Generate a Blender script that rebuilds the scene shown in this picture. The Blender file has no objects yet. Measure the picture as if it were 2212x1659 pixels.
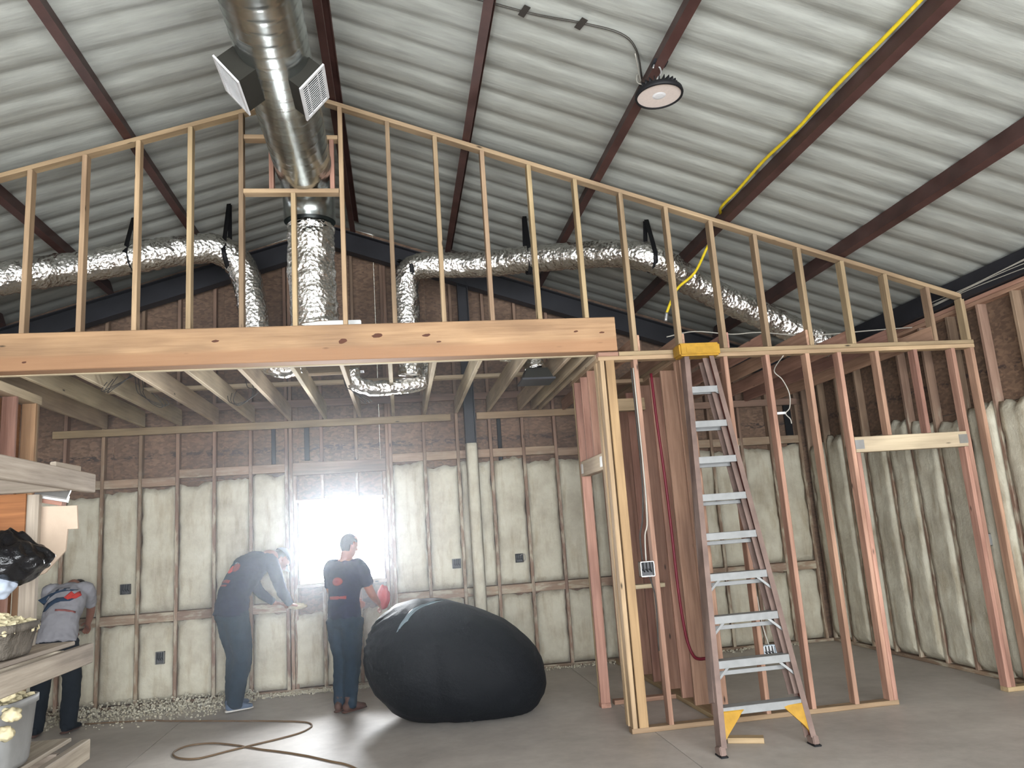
import bpy, bmesh, math, random
from mathutils import Vector, Matrix, noise
random.seed(7)
V = Vector
sc = bpy.context.scene
C = sc.collection

# ---------------------------------------------------------------- camera
F_PX, YAW, PITCH, ROLL, CAM_H = 1663.535, 0.15396, 0.18836, -0.06925, 1.61046
fw = V((math.sin(YAW) * math.cos(PITCH), math.cos(YAW) * math.cos(PITCH), math.sin(PITCH)))
rt = V((math.cos(YAW), -math.sin(YAW), 0))
up = rt.cross(fw)
rt2 = math.cos(ROLL) * rt + math.sin(ROLL) * up
up2 = -math.sin(ROLL) * rt + math.cos(ROLL) * up
cam = bpy.data.cameras.new('camera')
cam.sensor_width = 36
cam.lens = F_PX / 2212 * 36
cam.clip_start = 0.05
cam_o = bpy.data.objects.new('camera', cam)
C.objects.link(cam_o)
cam_o.matrix_world = Matrix(((rt2.x, up2.x, -fw.x, 0), (rt2.y, up2.y, -fw.y, 0), (rt2.z, up2.z, -fw.z, CAM_H), (0, 0, 0, 1)))
sc.camera = cam_o

# ---------------------------------------------------------------- light
w = bpy.data.worlds.new('sky')
sc.world = w
w.use_nodes = True
wn = w.node_tree.nodes
wn['Background'].inputs[0].default_value = (0.93, 0.965, 1.0, 1)
# the sky is brighter towards the sun's side, beyond the back window
_tc = w.node_tree.nodes.new('ShaderNodeTexCoord'); _sp = w.node_tree.nodes.new('ShaderNodeSeparateXYZ'); _mr = w.node_tree.nodes.new('ShaderNodeMapRange')
_mr.interpolation_type = 'SMOOTHSTEP'
for _i, _v in ((1, -.6), (2, 1.0), (3, 8.0), (4, 34.0)): _mr.inputs[_i].default_value = _v
w.node_tree.links.new(_tc.outputs['Generated'], _sp.inputs[0]); w.node_tree.links.new(_sp.outputs['Y'], _mr.inputs[0]); w.node_tree.links.new(_mr.outputs[0], wn['Background'].inputs[1])

def portal(loc, rot, sx, sy):
    l = bpy.data.lights.new('daylight_portal', 'AREA')
    l.shape = 'RECTANGLE'; l.size = sx; l.size_y = sy; l.cycles.is_portal = True
    o = bpy.data.objects.new('daylight_portal', l); C.objects.link(o)
    o.location = loc; o.rotation_euler = rot
R90 = math.pi / 2
portal((0.4, -2.65, 1.68), (R90, 0, 0), 8.4, 3.3)            # wide open front behind the camera, shining +Y
portal((-0.685, 9.52, 1.64), (R90, 0, math.pi), 0.95, 0.92)  # back window
sc.view_settings.view_transform = 'Standard'
sc.view_settings.look = 'None'
sc.view_settings.exposure = 1.5
sc.view_settings.gamma = 1
sc.view_settings.use_curve_mapping = False
sc.cycles.max_bounces = 8
sc.cycles.diffuse_bounces = 6
sc.cycles.caustics_reflective = False
sc.cycles.caustics_refractive = False

# ---------------------------------------------------------------- helpers
def at(u, v, X=None, Y=None, Z=None):
    """the point of a plane (X, Y or Z constant) that the photograph shows at pixel (u, v)"""
    d = fw * F_PX + rt2 * (u - 1106) - up2 * (v - 829.5)
    o = V((0, 0, CAM_H))
    if X is not None: return o + d * (X / d.x)
    if Y is not None: return o + d * (Y / d.y)
    return o + d * ((Z - CAM_H) / d.z)

WM = {}
def link(o, parent=None, mw=None):
    C.objects.link(o)
    mw = mw or Matrix.Identity(4)
    WM[o] = mw
    if parent is not None:
        o.parent = parent
        o.matrix_basis = WM[parent].inverted() @ mw
    else:
        o.matrix_basis = mw
    return o

def tag(o, label=None, cat=None, group=None, kind=None):
    if label: o['label'] = label
    if cat: o['category'] = cat
    if group: o['group'] = group
    if kind: o['kind'] = kind
    return o

def empty(name, loc=(0, 0, 0), rz=0, parent=None):
    o = bpy.data.objects.new(name, None)
    o.empty_display_size = 0.1
    return link(o, parent, Matrix.Translation(V(loc)) @ Matrix.Rotation(rz, 4, 'Z'))

def thing(name, label, cat, loc=(0, 0, 0), rz=0, group=None):
    return tag(empty(name, loc, rz), label, cat, group)

def struct(name, loc=(0, 0, 0)):
    return tag(empty(name, loc), kind='structure')

def mesh_of(name, bm, mats, smooth=False):
    me = bpy.data.meshes.new(name)
    bmesh.ops.recalc_face_normals(bm, faces=bm.faces)
    bm.to_mesh(me); bm.free()
    if not isinstance(mats, (list, tuple)): mats = [mats]
    for m in mats: me.materials.append(m)
    if smooth: me.shade_smooth()
    return me

def obj(name, bm, mats, parent=None, smooth=False, mw=None):
    me = bm if isinstance(bm, bpy.types.Mesh) else mesh_of(name, bm, mats, smooth)
    return link(bpy.data.objects.new(name, me), parent, mw)

def srgb(r, g, b):
    f = lambda c: ((c / 255 + 0.055) / 1.055) ** 2.4 if c > 10 else c / 255 / 12.92
    return (f(r), f(g), f(b), 1)

def frame_mat(p0, p1, hint):
    """matrix with local X along p0->p1, Z near hint, origin at p0"""
    x = (V(p1) - V(p0)).normalized()
    z = V(hint) - x * V(hint).dot(x)
    z.normalize()
    y = z.cross(x)
    m = Matrix((x, y, z)).transposed().to_4x4()
    m.translation = V(p0)
    return m

_lm = {}
def lumber(name, parent, p0, p1, w, t, mat, hint=(0, 0, 1), ch=0.004):
    """a sawn board from p0 to p1: w wide (local Y), t thick (local Z, along hint), eased edges"""
    L = (V(p1) - V(p0)).length
    key = (name, round(L, 3), w, t, mat.name)
    me = _lm.get(key)
    if me is None:
        a, b = w / 2, t / 2
        c = min(ch, a * .4, b * .4)
        pr = [(-a, -b + c), (-a + c, -b), (a - c, -b), (a, -b + c), (a, b - c), (a - c, b), (-a + c, b), (-a, b - c)]
        bm = bmesh.new()
        r0 = [bm.verts.new((0, y, z)) for y, z in pr]
        r1 = [bm.verts.new((L, y, z)) for y, z in pr]
        for i in range(8):
            bm.faces.new((r0[i], r0[(i + 1) % 8], r1[(i + 1) % 8], r1[i]))
        bm.faces.new(r0[::-1]); bm.faces.new(r1)
        me = _lm[key] = mesh_of(name, bm, mat)
    return link(bpy.data.objects.new(name, me), parent, frame_mat(p0, p1, hint))

def add_box(bm, c, s, rot=None):
    m = Matrix.Translation(V(c)) @ (rot.to_4x4() if rot else Matrix.Identity(4)) @ Matrix.Diagonal((s[0], s[1], s[2], 1))
    return bmesh.ops.create_cube(bm, size=1, matrix=m)

def bevel_all(bm, off=0.004, seg=2):
    bmesh.ops.bevel(bm, geom=list(bm.edges), offset=off, segments=seg, affect='EDGES', clamp_overlap=True)

def smooth_path(pts, n=6):
    """Catmull-Rom through pts"""
    pts = [V(p) for p in pts]
    out = []
    for i in range(len(pts) - 1):
        p0 = pts[max(i - 1, 0)]; p1 = pts[i]; p2 = pts[i + 1]; p3 = pts[min(i + 2, len(pts) - 1)]
        for k in range(n):
            t = k / n
            out.append(.5 * ((2 * p1) + (p2 - p0) * t + (2 * p0 - 5 * p1 + 4 * p2 - p3) * t * t + (3 * p1 - p0 - 3 * p2 + p3) * t ** 3))
    out.append(pts[-1])
    return out

def add_tube(bm, pts, r, seg=8, caps=True, rf=None, jitter=None):
    """tube along pts; rf(i, s, ang) gives a radius"""
    pts = [V(p) for p in pts]
    n = len(pts)
    t0 = (pts[1] - pts[0]).normalized()
    nrm = t0.orthogonal().normalized()
    rings = []
    s = 0
    for i, p in enumerate(pts):
        t = (pts[min(i + 1, n - 1)] - pts[max(i - 1, 0)]).normalized()
        nrm = (nrm - t * nrm.dot(t)).normalized()
        b = t.cross(nrm)
        if i: s += (p - pts[i - 1]).length
        ring = []
        for k in range(seg):
            a = 2 * math.pi * k / seg
            rr = rf(i, s, a) if rf else r
            ring.append(bm.verts.new(p + (nrm * math.cos(a) + b * math.sin(a)) * rr))
        rings.append(ring)
    for i in range(n - 1):
        for k in range(seg):
            bm.faces.new((rings[i][k], rings[i][(k + 1) % seg], rings[i + 1][(k + 1) % seg], rings[i + 1][k]))
    if caps:
        bm.faces.new(rings[0][::-1]); bm.faces.new(rings[-1])

def tube_obj(name, pts, r, mat, parent=None, seg=8, n=5):
    bm = bmesh.new()
    add_tube(bm, smooth_path(pts, n) if n else pts, r, seg)
    return obj(name, bm, mat, parent, True)

# ---------------------------------------------------------------- materials
def nodes_of(name):
    m = bpy.data.materials.new(name)
    m.use_nodes = True
    nt = m.node_tree
    return m, nt, nt.nodes['Principled BSDF']

def N(nt, kind, **kw):
    n = nt.nodes.new('ShaderNode' + kind)
    for k, v in kw.items():
        if k.startswith('i_'): n.inputs[int(k[2:])].default_value = v
        else: setattr(n, k, v)
    return n

def ramp(nt, stops):
    r = nt.nodes.new('ShaderNodeValToRGB')
    e = r.color_ramp.elements
    while len(e) < len(stops): e.new(0.5)
    for el, (p, c) in zip(e, stops):
        el.position = p; el.color = c
    return r

def mix_rgb(nt, fac, a, b, blend='MIX'):
    n = nt.nodes.new('ShaderNodeMix'); n.data_type = 'RGBA'; n.blend_type = blend
    for idx, val in ((0, fac), (6, a), (7, b)):
        if isinstance(val, (float, int)): n.inputs[idx].default_value = val
        elif isinstance(val, tuple): n.inputs[idx].default_value = val
        else: nt.links.new(val, n.inputs[idx])
    return n.outputs[2]

def coords(nt, scale=(1, 1, 1), rnd=True):
    tc = N(nt, 'TexCoord')
    mp = N(nt, 'Mapping'); mp.inputs[3].default_value = scale
    nt.links.new(tc.outputs['Object'], mp.inputs[0])
    if rnd:
        oi = N(nt, 'ObjectInfo')
        mu = N(nt, 'Math', operation='MULTIPLY', i_1=37.0); nt.links.new(oi.outputs['Random'], mu.inputs[0])
        nt.links.new(mu.outputs[0], mp.inputs[1])
    return mp.outputs[0]

def bump(nt, b, height, strength=.3, dist=.01):
    n = N(nt, 'Bump'); n.inputs['Strength'].default_value = strength; n.inputs['Distance'].default_value = dist
    nt.links.new(height, n.inputs['Height']); nt.links.new(n.outputs[0], b.inputs['Normal'])

def noise_tex(nt, vec, scale, detail=4, rough=.6):
    n = N(nt, 'TexNoise'); n.inputs['Scale'].default_value = scale; n.inputs['Detail'].default_value = detail; n.inputs['Roughness'].default_value = rough
    nt.links.new(vec, n.inputs['Vector'])
    return n.outputs[0]

def wood(name, lo, hi, var=.25, rough=.75, knots=True, foam=None):
    m, nt, b = nodes_of(name)
    g = noise_tex(nt, coords(nt, (1.2, 26, 26)), 1.6, 6, .65)
    r = ramp(nt, [(.3, srgb(*lo)), (.7, srgb(*hi))]); nt.links.new(g, r.inputs[0])
    col = r.outputs[0]
    big = noise_tex(nt, coords(nt, (.8, 3, 3)), 1.5, 2)
    rb = ramp(nt, [(.35, (.72, .68, .66, 1)), (.65, (1.08, 1.05, 1.0, 1))]); nt.links.new(big, rb.inputs[0])
    col = mix_rgb(nt, 1.0, col, rb.outputs[0], 'MULTIPLY')
    oi = N(nt, 'ObjectInfo')
    mr = N(nt, 'MapRange'); nt.links.new(oi.outputs['Random'], mr.inputs[0]); mr.inputs[3].default_value = 1 - var; mr.inputs[4].default_value = 1 + var * .7
    hs = N(nt, 'HueSaturation'); nt.links.new(mr.outputs[0], hs.inputs['Value']); nt.links.new(col, hs.inputs['Color'])
    hm = N(nt, 'MapRange'); mu = N(nt, 'Math', operation='FRACT'); m7 = N(nt, 'Math', operation='MULTIPLY', i_1=7.31)
    nt.links.new(oi.outputs['Random'], m7.inputs[0]); nt.links.new(m7.outputs[0], mu.inputs[0]); nt.links.new(mu.outputs[0], hm.inputs[0])
    hm.inputs[3].default_value = .488; hm.inputs[4].default_value = .507; nt.links.new(hm.outputs[0], hs.inputs['Hue'])
    col = hs.outputs[0]
    if knots:
        vo = N(nt, 'TexVoronoi'); vo.inputs['Scale'].default_value = 2.6; nt.links.new(coords(nt, (.9, 3, 3)), vo.inputs['Vector'])
        kr = ramp(nt, [(.03, (1, 1, 1, 1)), (.085, (0, 0, 0, 1))]); nt.links.new(vo.outputs['Distance'], kr.inputs[0])
        col = mix_rgb(nt, kr.outputs[0], col, srgb(*(int(c * .42) for c in lo)))
    if foam:
        geo = N(nt, 'NewGeometry'); sp = N(nt, 'SeparateXYZ'); nt.links.new(geo.outputs['Position'], sp.inputs[0])
        n1 = noise_tex(nt, geo.outputs['Position'], 5, 5)
        ad = N(nt, 'Math', operation='MULTIPLY_ADD', i_1=.9); nt.links.new(n1, ad.inputs[0]); nt.links.new(sp.outputs['Z'], ad.inputs[2])
        fr = ramp(nt, [(.0, (1, 1, 1, 1)), (1.0, (0, 0, 0, 1))])
        mr2 = N(nt, 'MapRange'); nt.links.new(ad.outputs[0], mr2.inputs[0]); mr2.inputs[1].default_value = 2.65; mr2.inputs[2].default_value = 3.1
        nt.links.new(mr2.outputs[0], fr.inputs[0])
        n2 = noise_tex(nt, coords(nt, (2.2, 9, 9)), 2.2, 5)
        r2 = ramp(nt, [(.47, (0, 0, 0, 1)), (.62, (.85, .85, .85, 1))]); nt.links.new(n2, r2.inputs[0])
        fm = mix_rgb(nt, 1.0, fr.outputs[0], r2.outputs[0], 'MULTIPLY')
        col = mix_rgb(nt, fm, col, srgb(*foam))
    nt.links.new(col, b.inputs['Base Color'])
    b.inputs['Roughness'].default_value = rough
    b.inputs['Specular IOR Level'].default_value = .25
    bump(nt, b, g, .25, .004)
    return m

def plain(name, col, rough=.6, metal=0, var=.12, nscale=6, bstr=.15, bscale=40, bdist=.005):
    m, nt, b = nodes_of(name)
    b.inputs['Specular IOR Level'].default_value = .06 if rough > .8 else .22
    n = noise_tex(nt, coords(nt), nscale, 5)
    c = srgb(*col)
    r = ramp(nt, [(.3, tuple(x * (1 - var) for x in c[:3]) + (1,)), (.7, tuple(min(1, x * (1 + var)) for x in c[:3]) + (1,))])
    nt.links.new(n, r.inputs[0]); nt.links.new(r.outputs[0], b.inputs['Base Color'])
    b.inputs['Roughness'].default_value = rough; b.inputs['Metallic'].default_value = metal
    if bstr:
        bump(nt, b, noise_tex(nt, coords(nt), bscale, 4), bstr, bdist)
    return m

M = {}
M['pine'] = wood('pale_pine', (150, 130, 100), (180, 159, 127), .14)
M['stud'] = wood('weathered_pine', (132, 114, 90), (162, 142, 115), .18)
M['red'] = wood('reddish_fir', (146, 112, 94), (184, 149, 130), .2)
M['brown'] = wood('oversprayed_fir', (118, 98, 82), (148, 126, 108), .15, foam=(176, 168, 148))  # brown fir with foam overspray on its lower part
M['dusty'] = wood('dusty_fir', (138, 118, 100), (164, 144, 124), .08, foam=(178, 170, 150))
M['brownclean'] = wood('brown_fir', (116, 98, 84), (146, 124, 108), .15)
M['joist'] = wood('pale_spruce', (170, 157, 132), (198, 184, 158), .08)
M['yellow'] = wood('yellow_pine', (146, 120, 89), (174, 146, 110), .08)
M['grey_wood'] = wood('weathered_grey_wood', (132, 124, 112), (176, 168, 154), .12)
M['steel'] = plain('rusty_primer_steel', (70, 48, 44), .5, 0, .3, 3)
M['black_steel'] = plain('black_painted_steel', (38, 38, 42), .5, 0, .25, 3)
M['black'] = plain('black_strap', (22, 22, 24), .6)
M['galv'] = plain('galvanised_steel', (190, 190, 188), .38, .85, .12, 9)
M['alu'] = plain('brushed_aluminium', (134, 135, 134), .5, .2, .1, 14)
M['yellow_plastic'] = plain('yellow_plastic', (158, 120, 38), .5, 0, .2, 12)
M['white_plastic'] = plain('white_plastic', (200, 200, 200), .5)
M['blue_box'] = plain('pale_blue_box', (190, 205, 215), .5)
M['red_pipe'] = plain('red_pipe', (104, 26, 40), .4)
M['wire'] = plain('pale_cable', (164, 160, 150), .5)
M['darkwire'] = plain('dark_cable', (52, 48, 44), .6)
M['hose'] = plain('yellow_hose', (205, 180, 40), .5, 0, .15, 20)
M['cord'] = plain('tan_cord', (104, 84, 62), .6)
M['ladder_rail'] = plain('brown_fibreglass', (112, 94, 86), .6, 0, .28, 5)
M['ladder_web'] = plain('dark_red_fibreglass', (104, 58, 50), .55, 0, .3, 5)
M['navy'] = plain('navy_cotton', (20, 25, 48), .85, 0, .25, 8, .3, 60)
M['blue_sleeve'] = plain('blue_cotton', (60, 84, 150), .85, 0, .2, 8)
M['denim'] = plain('dark_denim', (28, 42, 54), .85, 0, .25, 10, .3, 90)
M['blackcloth'] = plain('black_cloth', (20, 25, 32), .85, 0, .2, 8)
M['grey_shirt'] = plain('grey_cotton', (150, 150, 156), .85, 0, .1, 8, .2, 60)
M['skin'] = plain('skin', (142, 96, 78), .5, 0, .08, 20, .05)
M['hair'] = plain('dark_hair', (42, 34, 30), .7, 0, .3, 60, .5, 140)
M['shoe'] = plain('blue_grey_shoe', (78, 92, 112), .7)
M['sole'] = plain('pale_sole', (200, 196, 190), .7)
M['boot'] = plain('brown_boot', (70, 48, 40), .6)
M['red_print'] = plain('red_print', (196, 62, 56), .8, 0, .05)
M['navy_print'] = plain('navy_print', (40, 60, 84), .8, 0, .05)
M['pale_print'] = plain('pale_print', (190, 186, 190), .8, 0, .05)
M['cap'] = plain('grey_cap', (70, 76, 84), .8)
M['capbrim'] = plain('pale_cap_brim', (205, 210, 214), .8)
M['redglove'] = plain('red_cloth', (150, 40, 40), .8)
M['cardboard'] = plain('tan_board', (176, 158, 140), .85, 0, .1, 5)
M['plywood'] = wood('brown_plywood', (118, 82, 48), (150, 108, 66), .05, knots=False)
M['tarp'] = plain('blue_tarp', (70, 96, 132), .45, 0, .3, 4, .5, 14, .02)
M['bin'] = plain('grey_bin', (128, 128, 126), .6, 0, .2, 5)
M['scrap'] = plain('foam_scrap', (172, 162, 132), .9, 0, .15, 18, .4, 60)
M['bluish'] = plain('bluish_sheet', (150, 158, 170), .4)
M['frame'] = plain('white_window_frame', (222, 216, 196), .5)

# spray foam
m, nt, b = nodes_of('spray_foam')
n1 = noise_tex(nt, coords(nt), 3, 6, .65)
r = ramp(nt, [(.3, srgb(168, 160, 141)), (.55, srgb(195, 190, 171)), (.75, srgb(207, 203, 186))]); nt.links.new(n1, r.inputs[0])
n2 = noise_tex(nt, coords(nt, (6, 6, 1.2)), 2, 5)
r2 = ramp(nt, [(.32, (.74, .68, .6, 1)), (.5, (1, 1, 1, 1))]); nt.links.new(n2, r2.inputs[0])
nt.links.new(mix_rgb(nt, .8, r.outputs[0], r2.outputs[0], 'MULTIPLY'), b.inputs['Base Color'])
b.inputs['Roughness'].default_value = .9
bump(nt, b, noise_tex(nt, coords(nt), 22, 6, .7), .55, .02)
M['foam'] = m

# oriented strand board, with a smudged stamp band
m, nt, b = nodes_of('strand_board')
vo = N(nt, 'TexVoronoi'); vo.inputs['Scale'].default_value = 26; nt.links.new(coords(nt, (1, 1, 1.9)), vo.inputs['Vector'])
sp = N(nt, 'SeparateColor'); nt.links.new(vo.outputs['Color'], sp.inputs[0])
r = ramp(nt, [(0, srgb(94, 74, 60)), (.5, srgb(110, 88, 71)), (1, srgb(126, 102, 83))]); nt.links.new(sp.outputs[0], r.inputs[0])
big = noise_tex(nt, coords(nt), 1.6, 4)
rb = ramp(nt, [(.35, (.75, .73, .72, 1)), (.65, (1.05, 1.05, 1.05, 1))]); nt.links.new(big, rb.inputs[0])
col = mix_rgb(nt, 1.0, r.outputs[0], rb.outputs[0], 'MULTIPLY')
geo = N(nt, 'NewGeometry'); sx = N(nt, 'SeparateXYZ'); nt.links.new(geo.outputs['Position'], sx.inputs[0])
band = N(nt, 'MapRange', interpolation_type='SMOOTHSTEP'); nt.links.new(sx.outputs['Z'], band.inputs[0]); band.inputs[1].default_value = 2.70; band.inputs[2].default_value = 2.73
band2 = N(nt, 'MapRange', interpolation_type='SMOOTHSTEP'); nt.links.new(sx.outputs['Z'], band2.inputs[0]); band2.inputs[1].default_value = 2.80; band2.inputs[2].default_value = 2.77
mm = N(nt, 'Math', operation='MULTIPLY'); nt.links.new(band.outputs[0], mm.inputs[0]); nt.links.new(band2.outputs[0], mm.inputs[1])
st = noise_tex(nt, coords(nt, (7, 7, 16)), 2.2, 3)
rs = ramp(nt, [(.48, (0, 0, 0, 1)), (.56, (.8, .8, .8, 1))]); nt.links.new(st, rs.inputs[0])
fm = mix_rgb(nt, 1.0, mm.outputs[0], rs.outputs[0], 'MULTIPLY')
col = mix_rgb(nt, fm, col, srgb(48, 40, 40))
nt.links.new(col, b.inputs['Base Color'])
b.inputs['Roughness'].default_value = .8
bump(nt, b, vo.outputs['Distance'], .2, .005)
M['osb'] = m

# galvalume roof sheet
m, nt, b = nodes_of('galvalume_sheet')
n1 = noise_tex(nt, coords(nt, (1.2, 9, 1)), 2, 5)
r = ramp(nt, [(.3, srgb(142, 144, 138)), (.7, srgb(168, 170, 163))]); nt.links.new(n1, r.inputs[0])
nt.links.new(r.outputs[0], b.inputs['Base Color'])
b.inputs['Metallic'].default_value = .12
rr = N(nt, 'MapRange'); nt.links.new(n1, rr.inputs[0]); rr.inputs[3].default_value = .42; rr.inputs[4].default_value = .6
nt.links.new(rr.outputs[0], b.inputs['Roughness'])
bump(nt, b, noise_tex(nt, coords(nt, (.8, 8, 1)), 3, 3), .15, .02)
M['roof'] = m

# concrete slab
m, nt, b = nodes_of('concrete')
n1 = noise_tex(nt, coords(nt), 1.1, 6, .6); n2 = noise_tex(nt, coords(nt), 9, 6, .7)
r = ramp(nt, [(.3, srgb(158, 152, 146)), (.7, srgb(192, 186, 179))]); nt.links.new(n1, r.inputs[0])
r2 = ramp(nt, [(.3, (.88, .87, .86, 1)), (.7, (1.06, 1.06, 1.05, 1))]); nt.links.new(n2, r2.inputs[0])
nt.links.new(mix_rgb(nt, 1.0, r.outputs[0], r2.outputs[0], 'MULTIPLY'), b.inputs['Base Color'])
b.inputs['Roughness'].default_value = .5
bump(nt, b, noise_tex(nt, coords(nt), 60, 4), .1, .003)
M['concrete'] = m

# foil duct wrap
def foil(name, sc1, strength, rough=.22, col=(205, 204, 200)):
    m, nt, b = nodes_of(name)
    b.inputs['Base Color'].default_value = srgb(*col)
    b.inputs['Metallic'].default_value = 1
    b.inputs['Roughness'].default_value = rough
    v = N(nt, 'TexVoronoi'); v.inputs['Scale'].default_value = sc1; nt.links.new(coords(nt, (1, 1, 1)), v.inputs['Vector'])
    n = noise_tex(nt, coords(nt), sc1 * 1.3, 4)
    a = N(nt, 'Math', operation='ADD'); nt.links.new(v.outputs['Distance'], a.inputs[0]); nt.links.new(n, a.inputs[1])
    bump(nt, b, a.outputs[0], strength, .03)
    return m
M['foil'] = foil('foil_wrap', 30, .42, .13, (232, 230, 225))
m, nt, b = nodes_of('spiral_duct_steel')
n1 = noise_tex(nt, coords(nt), 5, 6)
r = ramp(nt, [(.3, srgb(150, 156, 154)), (.7, srgb(190, 196, 194))]); nt.links.new(n1, r.inputs[0]); nt.links.new(r.outputs[0], b.inputs['Base Color'])
b.inputs['Metallic'].default_value = 1; b.inputs['Roughness'].default_value = .27
bump(nt, b, noise_tex(nt, coords(nt), 14, 3), .12, .01)
M['spiral'] = m

# black plastic
def plastic(name, col, rough, sc1, st, sheen=0):
    m, nt, b = nodes_of(name)
    b.inputs['Base Color'].default_value = srgb(*col)
    b.inputs['Roughness'].default_value = rough; b.inputs['Specular IOR Level'].default_value = .1 if rough > .4 else .4
    bump(nt, b, noise_tex(nt, coords(nt), sc1, 6, .65), st, .03)
    return m
M['bag'] = plastic('black_bin_bag', (14, 14, 16), .22, 9, .6)
M['wrap'] = plastic('dull_black_plastic', (15, 17, 20), .6, 26, .35)
M['shiny'] = plastic('highlight_grey_plastic', (104, 118, 124), .25, 12, .4)  # grey plastic, lightened so the fold's glossy highlight sits in the base colour

# window glass: thin sheet, straight through with a Fresnel reflection
m = bpy.data.materials.new('window_glass'); m.use_nodes = True; nt = m.node_tree
nt.nodes.remove(nt.nodes['Principled BSDF'])
t = N(nt, 'BsdfTransparent'); g = N(nt, 'BsdfGlossy'); g.inputs['Roughness'].default_value = .02
fr = N(nt, 'Fresnel'); fr.inputs[0].default_value = 1.45
mx = N(nt, 'MixShader'); nt.links.new(fr.outputs[0], mx.inputs[0]); nt.links.new(t.outputs[0], mx.inputs[1]); nt.links.new(g.outputs[0], mx.inputs[2])
nt.links.new(mx.outputs[0], nt.nodes['Material Output'].inputs[0])
M['glass'] = m
# header beam: light face, reddish heartwood along its lower edge
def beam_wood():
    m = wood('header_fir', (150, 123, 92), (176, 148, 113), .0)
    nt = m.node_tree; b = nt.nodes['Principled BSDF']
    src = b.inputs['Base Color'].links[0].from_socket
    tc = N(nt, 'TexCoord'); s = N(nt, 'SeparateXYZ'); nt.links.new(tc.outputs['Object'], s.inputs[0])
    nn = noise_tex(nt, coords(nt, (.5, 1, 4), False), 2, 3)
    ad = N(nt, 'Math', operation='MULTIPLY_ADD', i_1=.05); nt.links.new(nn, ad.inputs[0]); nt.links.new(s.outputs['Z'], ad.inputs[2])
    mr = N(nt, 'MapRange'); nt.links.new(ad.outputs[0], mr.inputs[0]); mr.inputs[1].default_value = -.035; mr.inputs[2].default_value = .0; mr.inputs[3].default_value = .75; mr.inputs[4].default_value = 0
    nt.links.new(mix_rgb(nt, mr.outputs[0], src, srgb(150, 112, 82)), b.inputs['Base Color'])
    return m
M['beam'] = beam_wood()

# ================================================================ STRUCTURE
D, E = 6.196, 9.37          # near faces of the framed cross wall and of the back wall
XA = -0.665                 # ridge line
XR, XL = 5.28, -6.62        # inside faces of the side walls
S = 0.4064
def rake(x):                # underside of the rake plates
    return 5.40 - (0.3304 if x > XA else 0.318) * abs(x - XA)

# ---- floor: slabs cut by control joints
floor = struct('floor')
xs = [-7, -2.2, 1.9, 5.6]; ys = [-3.2, -.4, 4.4, 9.7]
for i in range(3):
    for j in range(3):
        bm = bmesh.new()
        g = .003
        add_box(bm, ((xs[i] + xs[i + 1]) / 2, (ys[j] + ys[j + 1]) / 2, -.06), (xs[i + 1] - xs[i] - 2 * g, ys[j + 1] - ys[j] - 2 * g, .12))
        obj('floor_slab', bm, M['concrete'], floor)
bm = bmesh.new(); add_box(bm, (-.7, 3.25, -.16), (12.8, 13, .08)); obj('floor_base', bm, M['concrete'], floor)

# ---- roof: sheets with ribs, purlins, end rafter
ceil_ = struct('ceiling')
def roof_sheet(side, y0):
    bm = bmesh.new()
    prof = []
    for k in range(3):
        c = y0 + .1524 + k * .3048
        for q in range(-6, 7):
            a = abs(q) / 6
            prof.append((c + q * .022, .020 * (1 - a * a * (3 - 2 * a)) ** 1.5))
    prof = [(y0, 0)] + prof + [(y0 + .9144, 0)]
    xe = 6.12
    a, b_ = [], []
    sl = 0.3304 if side > 0 else 0.318
    for y, h in prof:
        a.append(bm.verts.new((XA, y, 5.61 + h)))
        b_.append(bm.verts.new((XA + side * xe, y, 5.61 - sl * xe + h)))
    for i in range(len(prof) - 1):
        bm.faces.new((a[i], a[i + 1], b_[i + 1], b_[i]) if side > 0 else (a[i], b_[i], b_[i + 1], a[i + 1]))
    obj('roof_panel', bm, M['roof'], ceil_, True)
for k in range(14):
    for s in (1, -1):
        roof_sheet(s, -3.05 + k * .9144)

def channel(h, f, t, lip=.015):
    """C profile in (x, z), web at x = 0"""
    return [(0, 0), (f, 0), (f, lip), (f - t, lip), (f - t, t), (t, t), (t, h - t), (f - t, h - t), (f - t, h - lip), (f, h - lip), (f, h), (0, h)]

def extrude_y(prof, y0, y1, place):
    bm = bmesh.new()
    a = [bm.verts.new(place(x, y0, z)) for x, z in prof]
    b = [bm.verts.new(place(x, y1, z)) for x, z in prof]
    n = len(prof)
    for i in range(n): bm.faces.new((a[i], a[(i + 1) % n], b[(i + 1) % n], b[i]))
    bm.faces.new(a[::-1]); bm.faces.new(b)
    return bm
PX = [-5.5, -4.36, -3.22, -2.09, -.92, -.44, .70, 1.85, 3.03, 4.10]
for x0 in PX:
    sg = 1 if x0 > XA else -1
    ang = math.atan(.3304 if sg > 0 else .318) * sg
    ca, sa = math.cos(ang), math.sin(ang)
    z0 = rake(x0) + .052
    def place(x, y, z, x0=x0, z0=z0, ca=ca, sa=sa, sg=sg):
        x = (x - .03) * sg
        return (x0 + x * ca + z * sa, y, z0 - x * sa + z * ca)
    obj('purlin', extrude_y(channel(.15, .065, .005), -3.0, 9.17, place), M['steel'], ceil_)
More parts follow.
